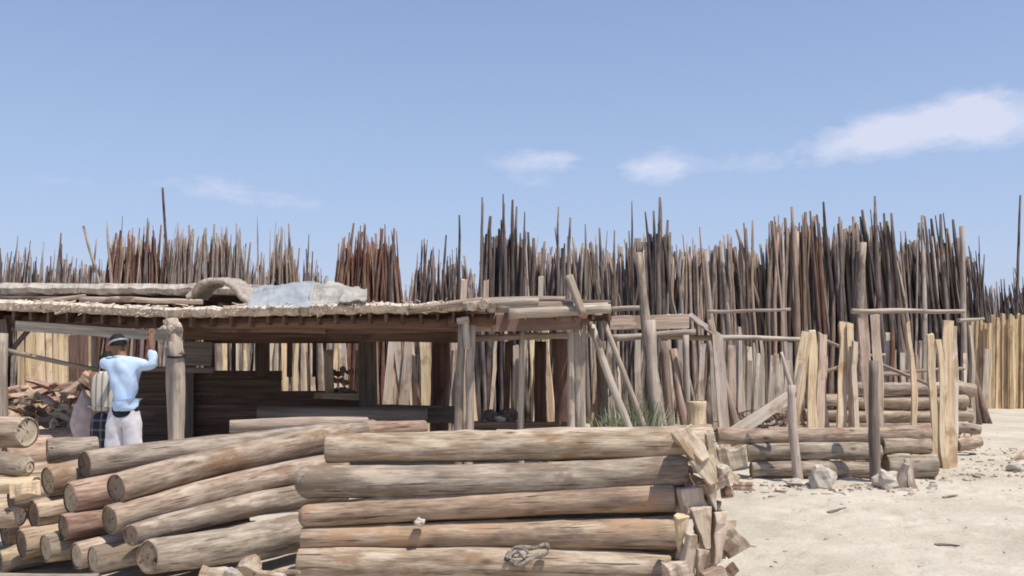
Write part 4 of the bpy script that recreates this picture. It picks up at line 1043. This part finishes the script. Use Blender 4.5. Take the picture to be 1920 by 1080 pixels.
alog(430, 800, 12, 8.9, 690, 796, 14, 9.3, 'pole_tan', 'thin tan pole lying on the top of the slanting pile', seg=14)

# heap of log ends beside it
hp = 'short log ends heaped beside the slanting pile'
def hlog(x0, y0, r0, Y0, L, mat, label, e='end_dark', dx=.66, dy=.72, dz=.05, **kw):
    p = W(x0, y0, Y0); r = pr(r0, Y0)
    q = p + Vector((dx, dy, dz)).normalized() * L
    return log(p, r, q, r * .95, mat, label, hp, e1=e, seg=12, **kw)
log(W(-190, 792, 7.0), pr(30, 7.0), W(52, 810, 6.6), pr(29, 6.6), 'log', 'thick log on top of the heap, its broad pale sawn end turned to the sun', hp, e1='end_dark', e2='end_pale', seg=14)
hlog(88, 846, 24, 7.15, .36, 'log_grey', 'pale grey log below the thick top log, its end tapered', 'end_pale', .85, .5, .02)
log(W(-150, 862, 6.6), pr(25, 6.6), W(50, 875, 6.4), pr(22, 6.4), 'log_grey', 'grey blunt log under the thick top log of the heap', hp, round2=True, seg=12)
log(W(-160, 905, 6.5), pr(16, 6.5), W(68, 908, 6.35), pr(16, 6.35), 'cream', 'thin yellowish log reaching into the middle of the heap', hp, seg=12)
hlog(88, 903, 28, 6.85, 1.0, 'log', 'tan log of the heap directly under the tapered pale grey one', 'end_pale', .62, .78)
hlog(130, 935, 32, 6.6, 1.4, 'log_red', 'reddish log of the heap with a broad pale round end', 'end_pale')
hlog(62, 965, 29, 6.78, 1.2, 'log', 'tan log of the heap with a dark end, beside the reddish one')
log(W(-150, 960, 6.4), pr(19, 6.4), W(40, 968, 6.3), pr(19, 6.3), 'log_orange', 'orange tinged log poking in from the edge of the heap', hp, e2='end_pale', seg=12)
hlog(118, 988, 25, 6.5, 1.4, 'log_red', 'reddish log low in the heap behind the thin slanting log')
hlog(40, 1022, 28, 6.66, 1.2, 'log', 'low tan log of the heap at its outer edge', 'end_dark')
hlog(84, 1030, 27, 6.52, 1.2, 'log_grey', 'low log of the heap with a cream end beside the dark gap', 'end_pale')
hlog(142, 1044, 26, 6.36, 1.3, 'log', 'low log of the heap with a round pale end near the ground', 'end_pale')
hlog(172, 1050, 26, 6.22, 1.2, 'log_grey', 'pale short log in front of the heap, next to the thickest slanting log', 'end_pale', .72, .68, .02)
log(W(-160, 1078, 5.7), pr(15, 5.7), W(185, 1090, 5.6), pr(13, 5.6), 'log_grey', 'thin grey log lying on the ground in front of the heap', hp, seg=12)
hlog(8, 1003, 24, 6.9, 1.2, 'log_red', 'small reddish log wedged between the outer heap logs')
hlog(20, 938, 22, 7.0, 1.2, 'log_grey', 'small grey log wedged behind the yellowish log')
hlog(120, 890, 24, 7.3, 1.0, 'log_red', 'dim reddish log deep in the heap behind the tan one')
hlog(10, 862, 28, 7.6, .55, 'log_red', 'dim filler log behind the blunt grey one, low under the thick top log')  # filler logs added here to darken the open gap under the top log
hlog(64, 868, 24, 7.8, .5, 'log', 'dim tan filler log in the gap under the thick top log')
hlog(-40, 858, 28, 8.0, .6, 'log_red', 'dim reddish filler log far back under the thick top log')
hlog(40, 900, 30, 7.5, 1.2, 'log', 'dim log deep in the heap under the blunt grey one')
hlog(-5, 1050, 26, 6.8, 1.2, 'log', 'lowest log at the outer edge of the heap')
hlog(100, 1008, 22, 6.9, 1.2, 'log_red', 'dim reddish log in the dark gap low in the heap')
hlog(-30, 970, 30, 7.1, 1.4, 'log', 'dim log far back at the outer edge of the heap')
chunk(W(48, 917, 6.25), .17, .12, .1, (1.4, .2, 1.2), 'cream', 'cream split block sitting on the heap of log ends', None, 'offcut', tip=.85, tri=False)

# ------------------------------------------------------------------ offcuts heaped at the stack end
oc = 'split offcuts heaped at the end of the front stack'
def ck(px, py, Y, Lpx, wpx, tpx, ang, label, tilt=.2, tip=.35, mat='chip', tri=True, tw=0.3):
    wpx, tpx, Lpx = wpx * 1.12, tpx * 1.6, Lpx * .92
    return chunk(W(px, py, Y), pr(Lpx, Y), pr(wpx, Y), pr(tpx, Y), Matrix.Rotation(R(ang), 3, 'Y').to_4x4().to_euler() if False else (tilt, R(ang), tw), mat, label, oc, tip=tip, tri=tri)
ck(1296, 840, 6.44, 76, 40, 40, 150, 'wide split slab lying across the end of the topmost log', .5, .55)
ck(1283, 838, 6.36, 74, 13, 14, 142, 'long thin splinter slanting over the end of the topmost log', .1, .7)
ck(1330, 842, 6.5, 66, 18, 16, -12, 'narrow upright splinter behind the wide split slab', .1, .4)
ck(1368, 856, 6.62, 62, 36, 26, 82, 'short split block sticking out over the sand', .2, .9, tri=False)
ck(1322, 882, 6.40, 64, 50, 26, 155, 'broad pointed offcut under the wide split slab', .3, .35)
ck(1358, 890, 6.58, 58, 34, 24, 120, 'stubby offcut tucked under the short split block', .2, .5)
ck(1334, 930, 6.42, 62, 26, 20, 165, 'white pointed wedge below the broad pointed offcut', .1, .15)
ck(1294, 942, 6.48, 62, 46, 30, 175, 'pinkish split block beside the end of the third log', .1, .75, mat='pinkish', tri=False)
ck(1316, 990, 6.34, 84, 40, 24, 172, 'split offcut with a forked point in the middle of the offcut heap', .15, .3)
ck(1274, 1000, 6.26, 76, 26, 20, 178, 'cream wedge pointing down at the end of the fourth log', -.1, .15, mat='cream')
ck(1288, 1040, 6.20, 90, 26, 24, 5, 'upright grey splinter below the cream wedge', .1, .5)
ck(1343, 1008, 6.40, 104, 30, 30, 188, 'tallest upright offcut at the sandy side of the heap', .2, .4)
ck(1364, 1004, 6.52, 62, 44, 40, -30, 'blocky triangular offcut farthest out on the sand', .3, .45)
ck(1270, 1072, 6.12, 50, 36, 28, 80, 'low block against the end of the lowest log', .1, .8, tri=False)
ck(1310, 1062, 6.18, 70, 22, 20, 190, 'low pointed splinter between the grey splinter and tall offcut', .1, .2)
ck(1336, 1078, 6.14, 50, 30, 26, 70, 'lowest offcut lying flat on the sand', .1, .6)
ck(1306, 910, 6.62, 60, 40, 40, 90, 'dim offcut wedged deep behind the broad pointed one', .3, .7)
ck(1312, 1020, 6.56, 80, 44, 44, 20, 'dim offcut wedged deep in the middle of the offcut heap', .3, .7)
ck(1320, 960, 6.62, 80, 44, 44, -20, 'dim offcut wedged behind the white pointed wedge', .3, .7)
for k in range(14):
    ck(rnd.uniform(1268, 1372), rnd.uniform(880, 1078), rnd.uniform(6.42, 6.62), rnd.uniform(26, 44), rnd.uniform(18, 28), rnd.uniform(12, 20), rnd.uniform(0, 360),
       'small broken wood bit lodged in the heap of split offcuts', .3, .7, mat=rnd.choice(('chip', 'fire', 'slab')), tw=rnd.uniform(-1, 1))
# foreground bits by the foot of the slanting pile
fo = 'pale offcuts on the ground between the two log piles'
def fk(px, py, Y, Lpx, wpx, tpx, rot, label, mat='chip', tip=.6, tri=True):
    return chunk(W(px, py, Y), pr(Lpx, Y), pr(wpx, Y), pr(tpx, Y), rot, mat, label, fo, tip=tip, tri=tri)
fk(472, 1060, 5.78, 56, 46, 40, (1.2, .5, .4), 'white blocky offcut propped between the two log piles', tip=.7)
fk(410, 1075, 5.70, 66, 30, 26, (1.5, .1, 1.3), 'pale offcut lying in front of the thickest slanting log')
fk(440, 1078, 5.62, 50, 30, 26, (1.5, .2, .6), 'grey offcut between the pale one and the white blocky one', 'slab')
fk(508, 1079, 5.68, 70, 24, 18, (1.5, .1, 1.0), 'flat offcut beside the white blocky one')
fk(540, 1072, 5.8, 52, 12, 10, (1.5, 0, 1.25), 'thin pale stick pointing at the lowest front log', tip=.5)
fk(582, 1088, 5.9, 60, 14, 12, (1.5, 0, 1.5), 'thin stick lying under the lowest front log', tip=.5)
rock(W(787, 979, 6.40), pr(10, 6.4), (1, 1, .8), 'small white stone wedged between the third and fourth front logs')
def vine():
    s = empty('twisted_vine', W(985, 1040, 6.28)); bpy.context.view_layer.update()
    tag(s, 'twisted grey vine coil hanging on the lowest log of the front stack', 'vine')
    paths = [[(948, 1052), (956, 1034), (972, 1026), (1000, 1028), (1020, 1021), (1028, 1026), (1024, 1037), (1004, 1044), (984, 1056), (964, 1060), (950, 1050), (958, 1038), (978, 1034)],
             [(955, 1048), (966, 1056), (984, 1048), (974, 1036), (960, 1040), (958, 1054), (974, 1060), (996, 1046), (1018, 1034)],
             [(962, 1044), (978, 1042), (990, 1036), (982, 1030), (966, 1034), (956, 1046), (968, 1052)]]
    for j, p in enumerate(paths):
        pts = []
        for i in range(len(p) - 1):
            for q in range(4):
                t = q / 4; a = p[max(0, i - 1)]; b = p[i]; c = p[i + 1]; d = p[min(len(p) - 1, i + 2)]
                f = lambda k: .5 * (2 * b[k] + (c[k] - a[k]) * t + (2 * a[k] - 5 * b[k] + 4 * c[k] - d[k]) * t * t + (3 * b[k] - a[k] - 3 * c[k] + d[k]) * t ** 3)
                pts.append(W(f(0), f(1), 6.31 - .012 * j + .02 * math.sin(i * 1.7 + j) - max(0, f(1) - 1030) * .002))
        V, Fc = [], []
        add_tube(V, Fc, pts, [(.0145 - .003 * j) * (1 + .25 * math.sin(i * .8)) for i in range(len(pts))], 7, True, rough=.2, seed=j)
        attach(link('strand', mesh('strand', V, Fc, M['rope'], True)), s)
vine()

# ------------------------------------------------------------------ small log piles on the far side of the sand
sp = 'logs of the low pile behind the two stakes'
def slog(x0, y0, r0, x1, y1, r1, Y, mat, label, grp=sp, **kw):
    return log(W(x0, y0, Y), pr(r0, Y), W(x1, y1, Y), pr(r1, Y), mat, label, grp, seg=16, sides=14, **kw)
slog(1408, 880, 15, 1636, 880, 16, 11.85, 'log_grey', 'bottom log of the low pile, between the two stakes')
slog(1398, 849, 17, 1650, 848, 17, 11.9, 'log_grey', 'middle log of the low pile, crossed by the stake shadows')
slog(1344, 817, 15, 1742, 813, 17, 12.0, 'log', 'long top log of the low pile below the cream boards')
slog(1652, 836, 18, 1742, 838, 18, 11.95, 'log', 'short pale log behind the darker stake')
slog(1660, 872, 22, 1752, 871, 24, 11.9, 'log_grey', 'fat short log at the road end of the low pile', e2='end_pale')
slog(1440, 815, 15, 1700, 813, 15, 12.25, 'log', 'log lying behind the long top log of the low pile')
p2 = 'stacked logs behind the cream boards'
ends = [(1520, 1828), (1508, 1800), (1528, 1822), (1540, 1812), (1600, 1786)]
whr = ['lowest', 'second lowest', 'middle', 'second highest', 'highest']
for k, ((x0, x1), y) in enumerate(zip(ends, (829, 803, 777, 751, 727))):
    slog(x0, y, 12, x1, y + 1, 12.5, 15.0, ('log', 'log_grey', 'log', 'log', 'log_grey')[k], whr[k] + ' log in the stack behind the cream boards', p2, e1='end_pale')
    if k < 4: slog(x0 - 20, y + 1, 12, x1 - 10, y, 12, 15.25, 'log', 'rear ' + whr[k] + ' log in the stack behind the cream boards', p2)
slog(1795, 835, 13, 1838, 825, 12, 14.3, 'log', 'stub of a log poking out toward the road past the cream boards', p2)
slog(1786, 800, 11, 1836, 806, 10, 14.6, 'log_grey', 'grey log stub above the pale one near the road', p2)
slog(1780, 722, 16, 1826, 733, 13, 15.6, 'log', 'tan log end beside the yellow slab row', p2)
# forked and plain stakes
st1 = pole(G(1497, 11.5, -.08), .062, W(1484, 722, 11.55), .05, 'post', 'forked grey stake in front of the low log pile', None, 'stake', 'stake', seg=10, bend=.02)
for a, b, r in (((1488, 745), (1464, 660), .03), ((1487, 740), (1503, 676), .03)):
    k = pole(W(*a, 11.55), r * 1.25, W(*b, 11.6), r * .6, 'post', None, name='fork_branch', parent=st1)
pole(G(1643, 11.45, -.08), .072, W(1640, 676, 11.5), .055, 'post_dark', 'dark straight stake in front of the low log pile', None, 'stake', 'stake', seg=10)
# cream boards leaning upright
cb = 'cream boards leaning upright over the log piles'
def bd(xb, xt, ytop, wpx, mat, label, Y=13.2, taper=.9, yb=None, t=.045):
    return board(G(xb, Y, -.02), W(xt, ytop, Y + .45), pr(wpx * .9, Y + .2), t, mat, label, cb, 'board', 'board', taper=taper, yaw=rnd.uniform(-.35, .35), seg=9, wob=.045, chip=.05)
bd(1478, 1512, 622, 26, 'cream', 'wide cream board leaning sideways, nearest the forked stake', 13.0)
bd(1522, 1522, 620, 22, 'cream', 'cream board with a pointed top beside the leaning wide one', 13.15, .75)
bd(1532, 1542, 626, 20, 'pinkish', 'pinkish cream board between the pointed board and the close pair', 13.2)
bd(1578, 1582, 606, 20, 'cream', 'taller cream board of the close pair', 13.2)
bd(1599, 1593, 606, 16, 'cream', 'slimmer cream board of the close pair', 13.15)
bd(1607, 1601, 640, 13, 'pinkish', 'short narrow board beside the close pair', 13.0)
bd(1640, 1618, 596, 22, 'pinkish', 'greyish pink board leaning behind the darker stake', 13.2)
bd(1656, 1640, 592, 19, 'pinkish', 'tall pale board rising right behind the darker stake', 13.4)
bd(1716, 1707, 606, 13, 'cream', 'single thin cream lath standing alone in the stack gap', 13.1, .6)
bd(1757, 1744, 628, 16, 'cream', 'cream board first of the three at the road end', 12.9)
bd(1771, 1762, 636, 13, 'cream', 'thin cream board middle of the three at the road end', 12.85)
bd(1785, 1774, 601, 22, 'cream', 'widest tallest cream board of the three at the road end', 12.9)
bd(1790, 1789, 612, 16, 'slab', 'pale grey board just behind the widest cream board', 13.3)
bd(1545, 1550, 665, 10, 'pinkish', 'short splintered board low behind the pinkish cream one', 13.5)
bd(1826, 1820, 610, 10, 'pole_tan', 'tan lath standing between the cream boards and yellow slabs', 16.0)
bd(1812, 1808, 662, 9, 'pinkish', 'short pinkish lath near the tan log end', 15.9)
board(W(1375, 812, 12.3), W(1478, 746, 12.7), pr(22, 12.4), .08, 'slab', 'thick pale plank sloping up behind the low log pile', None, 'plank', 'plank')
# slanted battens crossing behind the boards
for (x0, y0, x1, y1, Y, lab) in ((1542, 636, 1585, 655, 13.9, 'short batten sloping down behind the pinkish cream board'), (1538, 700, 1600, 678, 13.9, 'batten sloping up behind the close pair of boards'),
                                 (1645, 680, 1740, 722, 13.8, 'thin batten sloping down behind the darker stake'), (1655, 700, 1808, 692, 14.2, 'level batten behind the single thin lath'), (1600, 666, 1660, 664, 14.0, 'level batten high behind the greyish pink board'), (1600, 702, 1690, 702, 14.1, 'level batten low behind the greyish pink board')):
    pole(W(x0, y0, Y), .03, W(x1, y1, Y), .026, 'pole_tan', lab, 'battens behind the cream boards', 'batten', 'batten')
# whitish twigs and slabs under the long rail
for i in range(7):
    px = 1400 + i * 12 + rnd.uniform(-4, 4)
    board(G(px, 15.4, .3), W(px + rnd.uniform(-6, 8), 672 + rnd.uniform(-10, 14), 15.6), pr(rnd.uniform(6, 11), 15.5), .04, 'slab' if i % 3 else 'post', 'whitish lath leaning below the long thin rail', 'whitish laths below the long rail', 'lath', 'lath')
def brush():
    V, Fc = [], []
    for i in range(260):
        p = Vector((W(rnd.uniform(1352, 1478), 0, 14.6).x, 14.6 + rnd.uniform(-.6, .5), rnd.uniform(.0, .62)))
        d = Vector((rnd.gauss(0, 1), rnd.gauss(0, .6), rnd.gauss(0, .35))).normalized() * rnd.uniform(.15, .4)
        add_tube(V, Fc, [p - d * .5, p + Vector((0, 0, rnd.gauss(0, .03))), p + d * .5], [.014, .011, .006], 4)
    tag(link('brushwood', mesh('brushwood', V, Fc, M['pole_brown'])), 'dark brushwood heaped below the whitish laths', 'brushwood', kind='stuff')
brush()

# stones and debris round the low pile
rock(G(1541, 11.0, .06) , .15, (1.0, .8, 1.15), 'pointed pale stone in front of the low log pile')
rock(G(1662, 10.95, .07), .14, (1.1, .9, .95), 'rounded pale stone at the foot of the darker stake')
rock(G(1497, 11.15, .02), .13, (1.3, .9, .4), 'flat pale stone at the foot of the forked stake')
chunk(G(1690, 10.9, .13), .34, .14, .1, (.25, .2, .4), 'slab', 'grey forked offcut leaning by the rounded stone', None, 'offcut', tip=.6)
chunk(G(1704, 10.95, .16), .36, .1, .09, (-.1, -.15, .2), 'slab', 'upright grey offcut beside the fat short log', None, 'offcut', tip=.7)
chunk(G(1372, 10.9, .03), .09, .05, .5, (0, 0, 1.4), 'chip', 'thin plank scrap lying on the sand by the low pile', None, 'scrap', tip=.9, tri=False)
rock(G(1905, 12.5, .05), .11, (1.2, .9, .8), 'pale stone at the roadside')
chunk(G(1912, 12.7, .16), .34, .1, .1, (.2, .9, .4), 'chip', 'pale offcut propped on the roadside stone', None, 'offcut')
pole(G(1552, 9.45, gh(G(1552, 9.45).x, 9.45) + .006), .022, G(1586, 9.5, gh(G(1586, 9.5).x, 9.5) + .004), .012, 'pole_dark', 'dark stick lying alone on the open sand', None, 'stick', 'stick', bend=.03, sway=.03)
pole(G(1752, 7.85, gh(G(1752, 7.85).x, 7.85) + .003), .013, G(1800, 7.8, gh(G(1800, 7.8).x, 7.8) + .002), .008, 'pole_dark', 'thin dark stick on the sand nearest the bottom corner', None, 'stick', 'stick', bend=.03, sway=.03)
pole(G(1768, 10.2, gh(G(1768, 10.2).x, 10.2) + .003), .014, G(1796, 10.3, gh(G(1796, 10.3).x, 10.3) + .002), .008, 'pole_brown', 'small brown twig on the sand before the road end of the low pile', None, 'stick', 'stick', bend=.03, sway=.03)
def litter():
    V, Fc, MI = [], [], []
    def bit(x, y, s, flat, mi):
        z = gh(x, y) + s * .2
        b = len(V); a = rnd.uniform(0, 6.28); ca, sa = math.cos(a), math.sin(a)
        lx, ly, lz = s * rnd.uniform(.7, 2.2), s * rnd.uniform(.35, .7), s * rnd.uniform(.3, .6) * flat
        for (u, v, w) in ((-1, -1, -1), (1, -1, -1), (.9, 1, -1), (-1, .8, -1), (-.6, -.7, 1), (.7, -.6, .8), (.6, .6, 1), (-.7, .5, .7)):
            u *= lx; v *= ly; V.append(Vector((x + u * ca - v * sa, y + u * sa + v * ca, z + w * lz)))
        for f in ((3, 2, 1, 0), (4, 5, 6, 7), (0, 1, 5, 4), (1, 2, 6, 5), (2, 3, 7, 6), (3, 0, 4, 7)): Fc.append(tuple(i + b for i in f)); MI.append(mi)
    for i in range(210):       # chips along the foot of the low pile
        px = rnd.uniform(1340, 1830); Y = 11.0 + rnd.gauss(0, .28) + (.9 if px > 1760 else 0)
        bit(W(px, 0, Y).x, Y, rnd.uniform(.008, .04), 1, rnd.choice((0, 0, 0, 1, 2)))
    for i in range(420):
        y = 5.2 + 13 * rnd.random() ** 1.4; x = rnd.uniform(.9, 1.0 + y * .6)
        bit(x, y, rnd.uniform(.004, .018), .8, rnd.choice((0, 0, 0, 0, 1, 1)))
    for i in range(260):
        y = 5.3 + rnd.uniform(0, 1.2); x = rnd.uniform(-3.6, 1.7)
        bit(x, y, rnd.uniform(.008, .035), .8, rnd.choice((0, 0, 1, 1)))
    for i in range(120):
        px = rnd.uniform(1800, 1925); Y = rnd.uniform(11.8, 15.5)
        bit(W(px, 0, Y).x, Y, rnd.uniform(.01, .035), 1, rnd.choice((0, 1, 2)))
    me = mesh('wood_chips', V, Fc)
    for k in ('stone', 'chip', 'pole_brown'): me.materials.append(M[k])
    me.polygons.foreach_set('material_index', MI)
    tag(link('wood_chips', me), 'pale chips, bark scraps and pebbles scattered over the sand', 'litter', kind='stuff')
litter()
